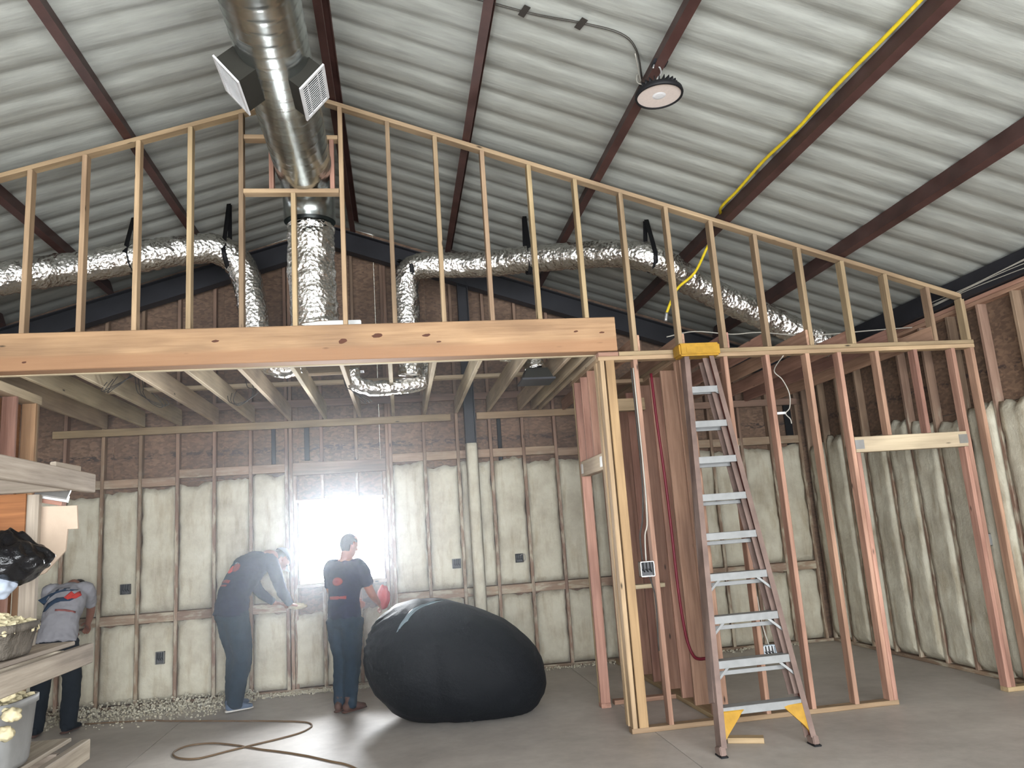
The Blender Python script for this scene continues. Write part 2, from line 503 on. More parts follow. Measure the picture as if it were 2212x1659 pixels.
# black end rafters under the purlins at the back wall, I-section following the slope
def ibeam(h, f, t):
    return [(-f, 0), (f, 0), (f, t), (t / 2, t), (t / 2, h - t), (f, h - t), (f, h), (-f, h), (-f, h - t), (-t / 2, h - t), (-t / 2, t), (-f, t)]
for sg in (1, -1):
    bm = bmesh.new()
    sl = .3304 if sg > 0 else .318
    xe = 5.93
    def pl(x, d, z): return (XA + sg * d, 9.23 + x, 5.40 + .05 - .27 - sl * d + z)
    prof = ibeam(.265, .075, .012)
    a = [bm.verts.new(pl(x, 0, z)) for x, z in prof]; b = [bm.verts.new(pl(x, xe, z)) for x, z in prof]
    n = len(prof)
    for i in range(n): bm.faces.new((a[i], a[(i + 1) % n], b[(i + 1) % n], b[i]))
    bm.faces.new(a[::-1]); bm.faces.new(b)
    obj('end_rafter', bm, M['black_steel'], ceil_)
# eave channels along the side walls
for sg, xw in ((1, XR), (-1, XL)):
    prof = channel(.2, .09, .006)
    bm = extrude_y(prof, -3.0, 9.15, lambda x, y, z, sg=sg, xw=xw: (xw - sg * (.09 - x) + sg * .04, y, 3.437 + z))
    obj('eave_beam', bm, M['black_steel'], ceil_)

# ---- back wall: sheathing, studs, foam, blocking, window opening
wb = struct('wall_back', (0, E, 0))
WX0, WX1, WZ0, WZ1 = -1.165, -.205, 1.172, 2.103
def sheet(name, parent, x0, x1, y, z0, fz0, fz1, mat, t=.012):
    """vertical sheathing sheet, sloping top allowed"""
    bm = bmesh.new()
    vs = [bm.verts.new(p) for p in ((x0, y, z0), (x1, y, z0), (x1, y, fz1), (x0, y, fz0))]
    ws = [bm.verts.new((v.co.x, y + t, v.co.z)) for v in vs]
    bm.faces.new(vs); bm.faces.new(ws[::-1])
    for i in range(4): bm.faces.new((vs[i], vs[(i + 1) % 4], ws[(i + 1) % 4], ws[i]))
    return obj(name, bm, mat, parent)
YS = 9.462
x = -6.9
bays = [-6.9, -5.68, -4.46, -3.24, -2.02, WX0, WX1, .42, 1.64, 2.86, 4.08, 5.4]
for i in range(len(bays) - 1):
    a, b = bays[i] + .0006, bays[i + 1] - .0006
    def ztop(x): return rake(x) + .2
    if bays[i] == WX0:
        sheet('sheathing_panel', wb, a, b, YS, 0, WZ0, WZ0, M['osb'])
        sheet('sheathing_panel', wb, a, b, YS, WZ1, 2.44, 2.44, M['osb'])
    else:
        sheet('sheathing_panel', wb, a, b, YS, 0, 2.438, 2.438, M['osb'])
    if a < XA < b:
        sheet('sheathing_panel', wb, a, XA, YS, 2.442, ztop(a), ztop(XA), M['osb']); sheet('sheathing_panel', wb, XA, b, YS, 2.442, ztop(XA), ztop(b), M['osb'])
    else:
        sheet('sheathing_panel', wb, a, b, YS, 2.442, ztop(a), ztop(b), M['osb'])
# ribbed metal cladding outside the sheathing, cut round the window
def clad(x0, x1, z0, f0, f1):
    bm = bmesh.new()
    n = max(2, int((x1 - x0) / .1))
    a, b_ = [], []
    for i in range(n + 1):
        x = x0 + (x1 - x0) * i / n
        y = 9.5 + (.02 if i % 3 == 1 else 0)
        a.append(bm.verts.new((x, y, z0))); b_.append(bm.verts.new((x, y, f0 + (f1 - f0) * i / n)))
    for i in range(n): bm.faces.new((a[i], a[i + 1], b_[i + 1], b_[i]))
    obj('cladding_panel', bm, M['roof'], wb)
zt_ = lambda x: rake(x) + .235
clad(-7.0, WX0, -.1, zt_(-7.0) - .0, zt_(WX0)); clad(WX0, XA, WZ1, zt_(WX0), zt_(XA)); clad(XA, WX1, WZ1, zt_(XA), zt_(WX1)); clad(WX0, WX1, -.1, WZ0, WZ0); clad(WX1, 5.6, -.1, zt_(WX1), zt_(5.6))
# studs: 16 inch centres, x of each stud
SX0 = -2.925
studs = [SX0 + S * k for k in range(-9, 21)]
def vstud(parent, name, x, y, z0, z1, mat, w=.089, t=.038, along='Y'):
    return lumber(name, parent, (x, y, z0), (x, y, z1), w, t, mat, (1, 0, 0) if along == 'Y' else (0, 1, 0))
for x in studs:
    if WX0 - .02 < x < WX1 + .02:
        vstud(wb, 'cripple_stud', x, E + .0445, .04, WZ0 - .04, M['brown'])
        vstud(wb, 'cripple_stud', x, E + .0445, WZ1 + .04, 2.42, M['brown'])
        vstud(wb, 'stud', x, E + .0445, 2.575, rake(x) - .06, M['brownclean'])
        continue
    vstud(wb, 'stud', x, E + .0445, .04, rake(x) - .06, M['brown'])
for x in (WX0 - .06, WX1 + .06):
    vstud(wb, 'king_stud', x - (.025 if x < XA else -.025), E + .0445, .04, rake(x) - .06, M['brown'])
    vstud(wb, 'trimmer_stud', x + (.02 if x < XA else -.02), E + .0445, .04, 2.42, M['brown'])
lumber('bottom_plate', wb, (XL, E + .045, .02), (XR, E + .045, .02), .089, .038, M['brown'])
lumber('window_header', wb, (WX0 - .06, E + .03, 2.498), (WX1 + .06, E + .03, 2.498), .06, .145, M['brownclean'])
lumber('window_header_plate', wb, (WX0 - .03, E + .045, WZ1 + .02), (WX1 + .03, E + .045, WZ1 + .02), .089, .038, M['brown'])
lumber('window_sill_plate', wb, (WX0 - .03, E + .045, WZ0 - .02), (WX1 + .03, E + .045, WZ0 - .02), .089, .038, M['brown'])
for sg in (1, -1):
    xe = XR if sg > 0 else XL
    lumber('rake_plate', wb, (XA, E + .045, rake(XA) - .04), (xe, E + .045, rake(xe) - .04), .089, .038, M['brownclean'], (0, 0, 1))
allx = sorted(studs + [WX0 - .085, WX1 + .085])
lumber('ledger_board', wb, (-3.86, E - .02, 3.03), (.66, E - .02, 3.03), .038, .085, M['stud'])
lumber('ledger_board', wb, (.98, E - .02, 3.03), (2.3, E - .02, 3.03), .038, .085, M['stud'])
lumber('ledger_board', wb, (2.48, E - .02, 3.03), (5.2, E - .02, 3.03), .038, .085, M['brownclean'])
# second, higher nailer that carries the joist ends
lumber('nailer_board', wb, (-3.3, E - .02, 3.28), (2.3, E - .02, 3.28), .038, .085, M['brownclean'])

def foam_bay(parent, x0, x1, z0, z1, y, seed, axis='y', sgn=-1, ragged=.05, flat=False):
    """a hardened bay of sprayed foam: bulging face, lumpy outline, recessed rim"""
    nx, nz = 9, max(6, int((z1 - z0) / .075))
    bm = bmesh.new()
    rows = []
    for j in range(nz + 1):
        row = []
        for i in range(nx + 1):
            u, v = i / nx, j / nz
            xx = x0 + (x1 - x0) * u
            zt = z1 + ragged * (noise.noise(V((xx * 6, seed, 3))) + .6 * noise.noise(V((xx * 15, seed, 8))))
            zz = z0 + (zt - z0) * v
            ex = .012 * noise.noise(V((zz * 7, seed * 1.7, 1 if u < .5 else 9)))
            xx += ex * (1 if 0 < i < nx else 1.6)
            e = min(u, 1 - u) * (x1 - x0); ev = min(v, 1 - v) * (z1 - z0)
            bulge = min(1, e / .035) ** .5 * min(1, ev / .05) ** .5
            d = -.035 + .05 * bulge + .014 * noise.noise(V((xx * 5, zz * 4, seed))) + .008 * noise.noise(V((xx * 14, zz * 12, seed)))
            row.append(bm.verts.new((xx, y + sgn * d, zz) if axis == 'y' else (y + sgn * d, xx, zz)))
        rows.append(row)
    for j in range(nz):
        for i in range(nx):
            bm.faces.new((rows[j][i], rows[j][i + 1], rows[j + 1][i + 1], rows[j + 1][i]))
    # rim going back to the sheathing
    rim = [rows[0][i] for i in range(nx + 1)] + [rows[j][nx] for j in range(1, nz + 1)] + [rows[nz][i] for i in range(nx - 1, -1, -1)] + [rows[j][0] for j in range(nz - 1, 0, -1)]
    back = [bm.verts.new((v.co.x, y - sgn * .09, v.co.z) if axis == 'y' else (y - sgn * .09, v.co.y, v.co.z)) for v in rim]
    for i in range(len(rim)):
        k = (i + 1) % len(rim)
        bm.faces.new((rim[i], rim[k], back[k], back[i]))
    return obj('foam_panel', bm, M['foam'], parent, True)
fb = [x for x in allx if -4.6 < x]
for i in range(len(fb) - 1):
    a, b = fb[i] + .021, fb[i + 1] - .021
    if b - a < .06: continue
    mid = (a + b) / 2
    sd = i * 3.7
    if WX0 - .05 < mid < WX1 + .05:
        foam_bay(wb, a, b, .05, .84, E, sd + 1)
        continue
    top = 2.34 if mid < -2.4 else (2.42 if mid < 0 else 2.47)
    if mid > 1.9: top = 2.44
    foam_bay(wb, a, b, .995, top + .03 * math.sin(i * 2.1), E, sd)
    foam_bay(wb, a, b, .05, .875, E, sd + 1)
    lumber('fire_block', wb, (a, E + .045, .935), (b, E + .045, .935), .09, .10, M['dusty'], (0, 0, 1))
    lumber('blocking', wb, (a, E + .05, top + .10), (b, E + .05, top + .10), .086, .10, M['dusty'], (0, 0, 1))
# foam-crusted steel column in the end wall
bm = extrude_y(ibeam(.13, .065, .01), 0, 1, lambda x, y, z: (.875 + x if False else .82 + z, 9.26 + x, y * 4.72))
col = obj('end_column', bm, None or M['black_steel'], wb)
bm = bmesh.new()
bmesh.ops.create_grid(bm, x_segments=6, y_segments=50, size=.5)
for v_ in bm.verts:
    x, y = v_.co.x, v_.co.y
    z = .06 + (y + .5) * 2.62
    v_.co = V((.885 + x * .15 , 9.17 - .02 * (1 - (2 * x) ** 2) ** .5 - .004 * noise.noise(V((x * 9, z * 8, 2))) + abs(2 * x) ** 6 * .05, z + (.05 * noise.noise(V((x * 30, 1, 1))) if y > .4 else 0)))
o = obj('foam_crust', bm, M['grey_foam'] if 'grey_foam' in M else M['foam'], wb, True)
md = o.modifiers.new('thickness', 'SOLIDIFY'); md.thickness = .012
# dark strips between studs
for (xx, z0, z1, wd) in ((-1.45, 2.5, 3.0, .05), (1.26, 2.35, 3.0, .05), (-1.065, 2.6, 3.0, .06), (5.1, 2.4, 3.0, .1)):
    bm = bmesh.new(); add_box(bm, (xx, E + .06, (z0 + z1) / 2), (wd, .02, z1 - z0)); bevel_all(bm, .004, 1)
    obj('dark_strip', bm, M['black'], wb)
# window: jamb frame and pane
win = struct('window_1', (-.685, 9.44, WZ0))
fz = .03
for p0, p1, hint in (((WX0, 9.43, WZ0 + fz / 2), (WX1, 9.43, WZ0 + fz / 2), (0, 0, 1)), ((WX0, 9.43, WZ1 - fz / 2), (WX1, 9.43, WZ1 - fz / 2), (0, 0, 1)),
                     ((WX0 + fz / 2, 9.43, WZ0 + fz), (WX0 + fz / 2, 9.43, WZ1 - fz), (1, 0, 0)), ((WX1 - fz / 2, 9.43, WZ0 + fz), (WX1 - fz / 2, 9.43, WZ1 - fz), (1, 0, 0))):
    lumber('window_frame', win, p0, p1, .1, fz, M['frame'], hint)
bm = bmesh.new(); add_box(bm, ((WX0 + WX1) / 2, 9.455, (WZ0 + WZ1) / 2), (WX1 - WX0 - .05, .004, WZ1 - WZ0 - .05)); obj('window_pane', bm, M['glass'], win)

# ---- right wall
wr = struct('wall_right', (XR, 4, 0))
ZT = 3.40
ysr = [9.37 - .02 - S * k for k in range(0, 31)]
for y in ysr:
    if y < -2.9: break
    lumber('stud', wr, (XR + .0445, y, .04), (XR + .0445, y, ZT - .05), .089, .038, M['brown'], (0, 1, 0))
for z in (.02,): lumber('bottom_plate', wr, (XR + .0445, -2.9, z), (XR + .0445, E, z), .089, .038, M['brown'])
lumber('top_plate', wr, (XR + .0445, -2.9, ZT + .01), (XR + .0445, E, ZT + .01), .089, .038, M['red'])
lumber('top_plate', wr, (XR + .0445, -2.9, ZT - .03), (XR + .0445, E, ZT - .03), .089, .038, M['red'])
for i in range(11):
    y0 = -3.2 + i * 1.22
    bm = bmesh.new(); add_box(bm, (XR + .1, y0 + .61, 1.219), (.012, 1.216, 2.434)); obj('sheathing_panel', bm, M['osb'], wr)
    bm = bmesh.new(); add_box(bm, (XR + .1, y0 + .61, 3.1), (.012, 1.216, 1.316)); obj('sheathing_panel', bm, M['osb'], wr)
for i in range(12):
    a, b = ysr[i + 1] + .021, ysr[i] - .021
    foam_bay(wr, a, b, .05, 2.42 + .06 * math.sin(i * 1.9), XR, 70 + i * 2.3, 'x', -1, .07)

for i in range(11):
    bm = bmesh.new(); add_box(bm, (XR + .13, -3.1 + i * 1.2 + .6, 1.75), (.01, 1.2, 3.75)); obj('cladding_panel', bm, M['roof'], wr)
# ---- left and front shells (behind and beside the camera), open doorways let the daylight in
wl = struct('wall_left', (XL, 2, 0))
for y0, y1, z0, z1 in ((-3, 1.2, 0, 3.6), (1.2, 5.4, 0, 3.6), (5.4, 9.5, 0, 3.6)):
    bm = bmesh.new(); add_box(bm, (XL - .06, (y0 + y1) / 2, (z0 + z1) / 2), (.1, y1 - y0, z1 - z0)); obj('sheathing_panel', bm, M['osb'], wl)
wf = struct('wall_front', (0, -2.7, 0))
for x0, x1 in ((-6.9, -3.8), (4.6, 5.5)):
    sheet('sheathing_panel', wf, x0, x1, -2.8, 0, 3.3, 3.3, M['osb'], .05)
sheet('sheathing_panel', wf, -6.9, XA, -2.8, 3.3, rake(-6.9) + .17, rake(XA) + .17, M['osb'], .05)
sheet('sheathing_panel', wf, XA, 5.5, -2.8, 3.3, rake(XA) + .17, rake(5.5) + .17, M['osb'], .05)

# ---- framed cross wall with its gable
wm = struct('wall_middle', (1.2, D, 0))
YC = D + .0445
ZB, ZP = 3.357, 3.051
X0 = -2.82
gx = [X0 + S * k for k in range(-4, 20)]
for k, x in zip(range(-4, 20), gx):
    z0 = ZB if k < 12 else ZP
    if k == 5:
        vstud(wm, 'cripple_stud', x + .012, YC, z0, 4.508, M['pine'])
        continue
    m_ = M['stud'] if k not in (0, 1, 2, 3, 6, 10, 11) else M['pine']
    if k == 6: x += .005
    vstud(wm, 'gable_stud', x, YC, z0, rake(x) - .0, m_)
lumber('opening_plate', wm, (-1.175, YC, 4.53), (-.40, YC, 4.53), .089, .038, M['pine'])
lumber('opening_plate', wm, (-1.175, YC + .02, 5.03), (-.40, YC + .02, 5.03), .089, .038, M['pine'])
for x in (-.955, -.455): vstud(wm, 'cripple_stud', x, YC + .03, 4.55, 5.01, M['red'])
for sg in (1, -1):
    xe = XR if sg > 0 else -4.75
    xs_ = -.50 if sg > 0 else -1.02
    lumber('rake_plate', wm, (xs_, YC, rake(xs_) + .02), (xe, YC, rake(xe) + .02), .089, .038, M['stud'] if sg > 0 else M['pine'], (0, 0, 1))
hb = lumber('header_beam', wm, (-4.8, D + .065, 3.207), (1.888, D + .065, 3.207), .15, .297, M['beam'], (0, 0, 1), .006)
M['knot'] = plain('dark_knot', (84, 52, 38), .8)
for u, v, sx, sz in ((465, 737, .028, .01), (740, 737, .03, .022), (815, 725, .045, .018), (921, 724, .03, .014), (948, 738, .02, .007), (1244, 716, .02, .008), (1300, 718, .022, .007), (52, 783, .016, .008)):
    p = at(u, v, Y=D - .0105)
    bm = bmesh.new(); bmesh.ops.create_cone(bm, cap_ends=True, segments=12, radius1=1, radius2=.9, depth=.002)
    for v_ in bm.verts:
        k = 1 + .35 * noise.noise(v_.co * 3 + p * 9)
        v_.co = V((p.x + v_.co.x * sx * k + v_.co.y * sz * .5, p.y + v_.co.z * .5, p.z + v_.co.y * sz * k))
    obj('knot', bm, M['knot'], hb)
lumber('nailer_strip', wm, (-4.8, D + .16, 3.072), (1.75, D + .16, 3.072), .04, .04, M['joist'])
lumber('top_plate', wm, (1.90, YC, 3.032), (5.27, YC, 3.032), .089, .037, M['stud'])
lumber('top_plate', wm, (1.715, YC, 2.994), (5.27, YC, 2.994), .089, .037, M['pine'])
lumber('plate_block', wm, (1.72, YC, 3.032), (1.895, YC, 3.032), .089, .037, M['red'])
for x, m_ in ((1.745, M['pine']), (1.80, M['yellow']), (2.04, M['red']), (2.447, M['red']), (2.853, M['red']), (3.243, M['red']), (3.62, M['red'])):
    if x == 1.80: lumber('corner_post', wm, (x + .015, YC, .04), (x + .015, YC, 2.975), .089, .075, m_, (1, 0, 0))
    else: vstud(wm, 'stud', x, YC, .04, 2.975, m_)
vstud(wm, 'king_stud', 3.925, YC, .04, 2.975, M['red']); vstud(wm, 'trimmer_stud', 3.965, YC, .04, 2.075, M['red'])
vstud(wm, 'king_stud', 5.05, YC, .04, 2.975, M['red']); vstud(wm, 'trimmer_stud', 5.01, YC, .04, 2.075, M['red'])
vstud(wm, 'end_stud', 5.245, YC, .04, 2.975, M['red'])
for x in (4.29, 4.67): vstud(wm, 'cripple_stud', x, YC, 2.215, 2.975, M['red'])
lumber('door_header', wm, (3.945, YC, 2.145), (5.03, YC, 2.145), .089, .135, M['joist'])
for x in (3.985, 4.99):
    bm = bmesh.new(); add_box(bm, (x, D - .002, 2.145), (.085, .003, .08))
    obj('nail_plate', bm, M['galv'], wm)
lumber('bottom_plate', wm, (1.715, YC, .02), (3.985, YC, .02), .089, .038, M['pine'])
lumber('bottom_plate', wm, (4.99, YC, .02), (5.27, YC, .02), .089, .038, M['pine'])
vstud(wm, 'gable_stud', 5.235, YC, ZP, rake(5.24), M['stud'])

# ---- closet side wall running back from the corner post, with a doorway
ws = struct('wall_side', (1.76, 6.7, 0))
XC = 1.76
lumber('top_plate', ws, (XC, 6.29, 3.032), (XC, 7.24, 3.032), .089, .037, M['joist']); lumber('top_plate', ws, (XC, 6.29, 2.994), (XC, 7.24, 2.994), .089, .037, M['pine'])
for y, m_ in ((6.31, M['pine']), (6.35, M['pine']), (7.165, M['red']), (7.215, M['pine'])):
    lumber('stud', ws, (XC, y, .04), (XC, y, 2.975), .089, .038, m_, (0, 1, 0))
for y in (6.62, 6.9): lumber('cripple_stud', ws, (XC, y, 2.21), (XC, y, 2.975), .089, .038, M['red'], (0, 1, 0))
lumber('door_header', ws, (XC, 6.37, 2.14), (XC, 7.145, 2.14), .089, .14, M['joist'])
for y in (6.40, 7.11):
    bm = bmesh.new(); add_box(bm, (XC - .046, y, 2.14), (.003, .07, .09)); obj('nail_plate', bm, M['galv'], ws)
lumber('bottom_plate', ws, (XC, 7.14, .02), (XC, 7.24, .02), .089, .038, M['red'])
# ---- wet wall of wide reddish boards further in
wi = struct('wall_closet', (2.5, 7.3, 0))
XB = 2.51
lumber('top_plate', wi, (XB, 6.29, 2.994), (XB, E - .01, 2.994), .14, .037, M['stud'])
lumber('top_plate', wi, (XB, 6.29, 3.032), (XB, E - .01, 3.032), .14, .037, M['stud'])
for y in (6.36, 6.74, 7.05, 7.46, 7.86, 8.27, 8.68, 9.08):
    lumber('stud', wi, (XB, y, .04), (XB, y, 2.975), .14, .038, M['red'], (0, 1, 0))
lumber('bottom_plate', wi, (XB, 6.29, .02), (XB, 9.3, .02), .14, .038, M['pine'])
lumber('fire_block', wi, (2.06, 7.22, 1.02), (2.43, 7.22, 1.02), .089, .038, M['joist'])
for x in (2.0, 2.12, 2.36): vstud(wi, 'stud', x, 7.26, .04, 2.975, M['red'])
lumber('top_plate', wi, (1.72, 7.29, 2.994), (2.44, 7.29, 2.994), .089, .037, M['stud'])
lumber('bottom_plate', wi, (1.86, 7.26, .02), (2.44, 7.26, .02), .089, .038, M['red'])
lumber('blocking', wi, (2.04, 7.24, 2.75), (2.42, 7.24, 2.75), .089, .12, M['stud'])
# ---- return wall at the left end of the header
wp = struct('wall_return', (-3.1, 6.6, 0))
lumber('top_plate', wp, (-3.085, 6.3, 2.994), (-3.085, 7.08, 2.994), .12, .075, M['joist'])
for y, m_ in ((6.33, M['red']), (6.66, M['red']), (7.0, M['yellow']), (7.04, M['stud'])):
    lumber('stud', wp, (-3.085, y, .04), (-3.085, y, 2.955), .11, .038, m_, (0, 1, 0))
lumber('bottom_plate', wp, (-3.085, 6.2, .02), (-3.085, 7.08, .02), .11, .038, M['stud'])
# plywood cheek on the return wall
bm = bmesh.new(); add_box(bm, (-3.16, 6.6, 1.5), (.012, .8, 2.9)); obj('plywood_sheet', bm, M['plywood'], wp)

# ---- flat ceiling joists behind the header and over the right-hand rooms
cl = struct('ceiling_lower', (0, 7.8, 3.1))
for x in (-3.3, -2.89, -2.485, -2.075, -1.665, -1.25, -.835, -.43, -.03, .345, .735, 1.13, 1.52):
    lumber('ceiling_joist', cl, (x, D + .145, 3.15), (x, 9.345, 3.17), .038, .184, M['joist'], (0, 0, 1))
lumber('ceiling_joist', cl, (1.75, 6.4, 3.15), (1.78, 9.345, 3.17), .038, .184, M['joist'], (0, 0, 1))
lumber('ceiling_joist', cl, (1.66, 6.34, 3.15), (1.69, 9.345, 3.17), .038, .184, M['joist'], (0, 0, 1))
for x in (2.08, 2.487, 2.893, 3.285, 3.66, 4.1, 4.5, 4.9):
    lumber('ceiling_joist', cl, (x, D + .02, 3.125), (x, 9.345, 3.125), .038, .14, M['red'], (0, 0, 1))
lumber('strongback', cl, (-3.2, 8.13, 3.265), (1.9, 8.05, 3.265), .089, .038, M['joist'])

# ================================================================ DUCTS
def spiral_duct():
    t = thing('spiral_duct', 'large round galvanised spiral duct running under the roof ridge', 'duct', (-.69, 2, 4.77))
    R_ = .233
    pts = []
    y = -1.2
    while y < 6.33: pts.append(V((-.69, y, 4.77))); y += .014
    # elbow turning down behind the gable opening
    arc = [V((-.69, 6.33 + .33 * math.sin(a), 4.44 + .33 * math.cos(a))) for a in [i * math.pi / 2 / 14 for i in range(15)]]
    def rf(i, s, a):
        p = ((s / .115) + a / (2 * math.pi)) % 1
        return R_ + (.003 if p < .10 else 0)
    bm = bmesh.new(); add_tube(bm, pts, R_, 40, True, rf)
    obj('duct_body', bm, M['spiral'], t, True)
    bm = bmesh.new(); add_tube(bm, arc, .225, 32, False); obj('elbow', bm, M['spiral'], t, True)
    for y in (1.6,): 
        bm = bmesh.new(); add_tube(bm, [(-.69, y, 4.77), (-.69, y + .05, 4.77)], .242, 40); obj('duct_band', bm, M['galv'], t, True)
    # two supply registers on stubs, slanting down to either side
    for sg in (-1, 1):
        th = math.radians(40)
        n = V((sg * math.cos(th), 0, -math.sin(th))); u_ = V((0, 1, 0)); v_ = n.cross(u_)
        rot = Matrix((u_, v_, n)).transposed()
        cy, rr_ = (4.70, .35) if sg < 0 else (4.80, .315)
        c = V((-.69, cy, 4.77))
        bm = bmesh.new(); add_box(bm, c + n * (rr_ - .075), (.35, .21, .14), rot)
        box = obj('register_box', bm, M['dark_sheet'], t)
        bm = bmesh.new()
        fc = c + n * rr_
        for (a, b, sx, sy) in ((0, .107, .385, .024), (0, -.107, .385, .024), (.181, 0, .024, .20), (-.181, 0, .024, .20)):
            add_box(bm, fc + u_ * a + v_ * b, (sx, sy, .012), rot)
        for k in range(15):
            rr = Matrix.Rotation(.6, 3, 'Y')
            add_box(bm, fc + u_ * (-.162 + k * .0232), (.016, .195, .003), rot @ rr)
        for k in (-.05, .05): add_box(bm, fc + v_ * k, (.35, .005, .013), rot)
        obj('grille', bm, M['white_plastic'], box)
M['dark_sheet'] = plain('dark_galvanised_sheet', (40, 39, 34), .6, .1, .1)
spiral_duct()

def wrapped_duct(name, label, pts, r, n=7, group=None, rag=.016, taper=None):
    """insulated foil duct with wrinkled skin"""
    P = smooth_path(pts, n)
    # resample finely
    Q = [P[0]]
    for a, b in zip(P, P[1:]):
        k = max(1, int((b - a).length / .022))
        for i in range(1, k + 1): Q.append(a.lerp(b, i / k))
    seed = random.random() * 50
    def rf(i, s, a):
        w_ = noise.noise(V((s * 24, math.cos(a) * 1.3 + seed, math.sin(a) * 1.3))) * rag
        w_ += noise.noise(V((s * 60, math.cos(a) * 4 + seed, math.sin(a) * 4))) * rag * .55 + noise.noise(V((s * 110, math.cos(a) * 9 + seed, math.sin(a) * 9))) * rag * .3
        q = taper(s) if taper else 1
        return r * q + w_
    bm = bmesh.new(); add_tube(bm, Q, r, 36, True, rf)
    t = thing(name, label, 'duct', Q[len(Q) // 2], 0, group)
    obj('foil_jacket', bm, M['foil'], t, True)
    return t, Q

def strap(t, c, axis, r, top):
    """black hanger strap round a duct and up to the roof"""
    ax = V(axis).normalized()
    s = V((0, 0, 1)).cross(ax).normalized(); u_ = ax.cross(s)
    pts = [V(c) + (s * math.cos(a) + u_ * math.sin(a)) * (r + .008) for a in [math.pi + i * math.pi / 10 for i in range(11)]]
    pts = [V(top) - s * .02 + V((0, 0, .0))] + [pts[0]] + pts + [V(top) + s * .02]
    bm = bmesh.new()
    prev = None
    for p in pts:
        q = [bm.verts.new(p - ax * .022), bm.verts.new(p + ax * .022)]
        if prev: bm.faces.new((prev[0], prev[1], q[1], q[0]))
        prev = q
    o = obj('hanger_strap', bm, M['black'], t, True)
    md = o.modifiers.new('thickness', 'SOLIDIFY'); md.thickness = .004

# left branch
YL = 8.05
pts = [at(u, v, Y=y) for u, v, y in ((-330, 680, 7.2), (-120, 622, 7.3), (60, 592, 7.5), (170, 578, 7.7), (290, 556, 7.8), (400, 540, 7.95), (465, 538, 8.05), (508, 560, 8.12), (533, 605, 8.15), (545, 660, 8.15), (551, 705, 8.15), (552, 730, 8.15))]
tl, QL = wrapped_duct('flex_duct', 'foil flexible duct on the left, bending down beside the beam', pts, .155)
for (u, v, y) in ((282, 556, 7.8), (490, 550, 8.09)):
    c = at(u, v, Y=y)
    strap(tl, c, (1, 0, .12), .163, (c.x + .02, c.y + .02, rake(c.x) + .2))
# right branch: rises, crosses, then drops to the eave
YR = 8.05
pts = [at(u, v, Y=y) for u, v, y in ((880, 715, 8.1), (879, 670, 8.1), (877, 620, 8.1), (886, 585, 8.08), (920, 573, 8.02), (1000, 573, 7.95), (1080, 567, 7.8), (1150, 559, 7.6), (1250, 552, 7.3), (1330, 548, 7.05), (1400, 556, 6.9), (1445, 577, 6.95), (1500, 613, 7.08), (1560, 643, 7.16), (1620, 670, 7.22), (1680, 697, 7.28), (1735, 722, 7.3), (1800, 748, 7.3))]
tr, QR = wrapped_duct('flex_duct', 'foil flexible duct on the right, sagging toward the right eave', pts, .138)
for (u, v, back, y) in ((888, 580, 1, 8.08), (1140, 562, 0, 7.63), (1405, 556, 0, 6.9)):
    c = at(u, v, Y=y)
    strap(tr, c, (1, 0, .05), .145, (c.x - .12 * back, 9.13 if back else c.y + .02, rake(c.x) - .12 if back else rake(c.x) + .2))
# riser behind the gable opening
cx, cy = -.69, 6.72
pts = [(cx, cy - .0, 4.43), (cx, cy, 4.3), (cx - .005, cy, 4.1), (cx + .005, cy, 3.8), (cx + .02, cy, 3.6), (cx + .03, cy, 3.48)]
tv, QV = wrapped_duct('riser_duct', 'fat upright foil-wrapped duct behind the opening under the spiral duct', pts, .205, rag=.016)
bm = bmesh.new(); add_box(bm, (at(722, 690, Y=6.72).x, cy, 3.455), (.48, .36, .075)); bevel_all(bm, .006)
obj('plenum_box', bm, M['galv'], tv)
# foil pieces hanging between the flat ceiling joists
pts = [at(u, v, Y=y) for u, v, y in ((760, 800, 7.3), (768, 826, 7.3), (800, 838, 7.35), (850, 836, 7.4), (905, 828, 7.45), (925, 805, 7.5), (925, 780, 7.55))]
wrapped_duct('looped_duct', 'silver flexible duct looped low between the pale joists', pts, .075, rag=.008)
pts = [at(u, v, Y=7.4) for u, v in ((889, 740), (888, 775), (886, 812))]
wrapped_duct('drop_duct', 'short shiny duct dropping between joists onto the silver loop', pts, .12, rag=.01)
pts = [at(u, v, Y=6.9) for u, v in ((560, 778), (590, 795), (615, 799), (650, 790))]
wrapped_duct('foil_elbow', 'bit of foil duct just under the beam above the bent worker', pts, .07, rag=.008)
# register boot between the right joists
bt = thing('register_boot', 'dark sheet-metal duct boot held between joists at the corner post', 'duct boot', at(1155, 810, Y=7.0))
c = at(1158, 822, Y=7.0)
bm = bmesh.new(); add_box(bm, (0, 0, 0), (.28, .30, .10))
for v_ in bm.verts:
    if v_.co.z > 0: v_.co.x *= .7; v_.co.y *= .7
bm.transform(Matrix.Translation(c + V((0, 0, .05)))); obj('boot_body', bm, M['dark_sheet'], bt)
bm = bmesh.new(); add_box(bm, c + V((0, 0, -.01)), (.31, .33, .018)); obj('flange', bm, M['black_steel'], bt)
bm = bmesh.new(); add_tube(bm, smooth_path([c + V((0, 0, .1)), c + V((-.02, .03, .2)), c + V((-.12, .1, .3)), c + V((-.3, .15, .33))], 6), .1, 20, True, lambda i, s, a: .1 + .006 * noise.noise(V((s * 50, a * 3, 0)))); obj('collar', bm, M['foil'], bt, True)
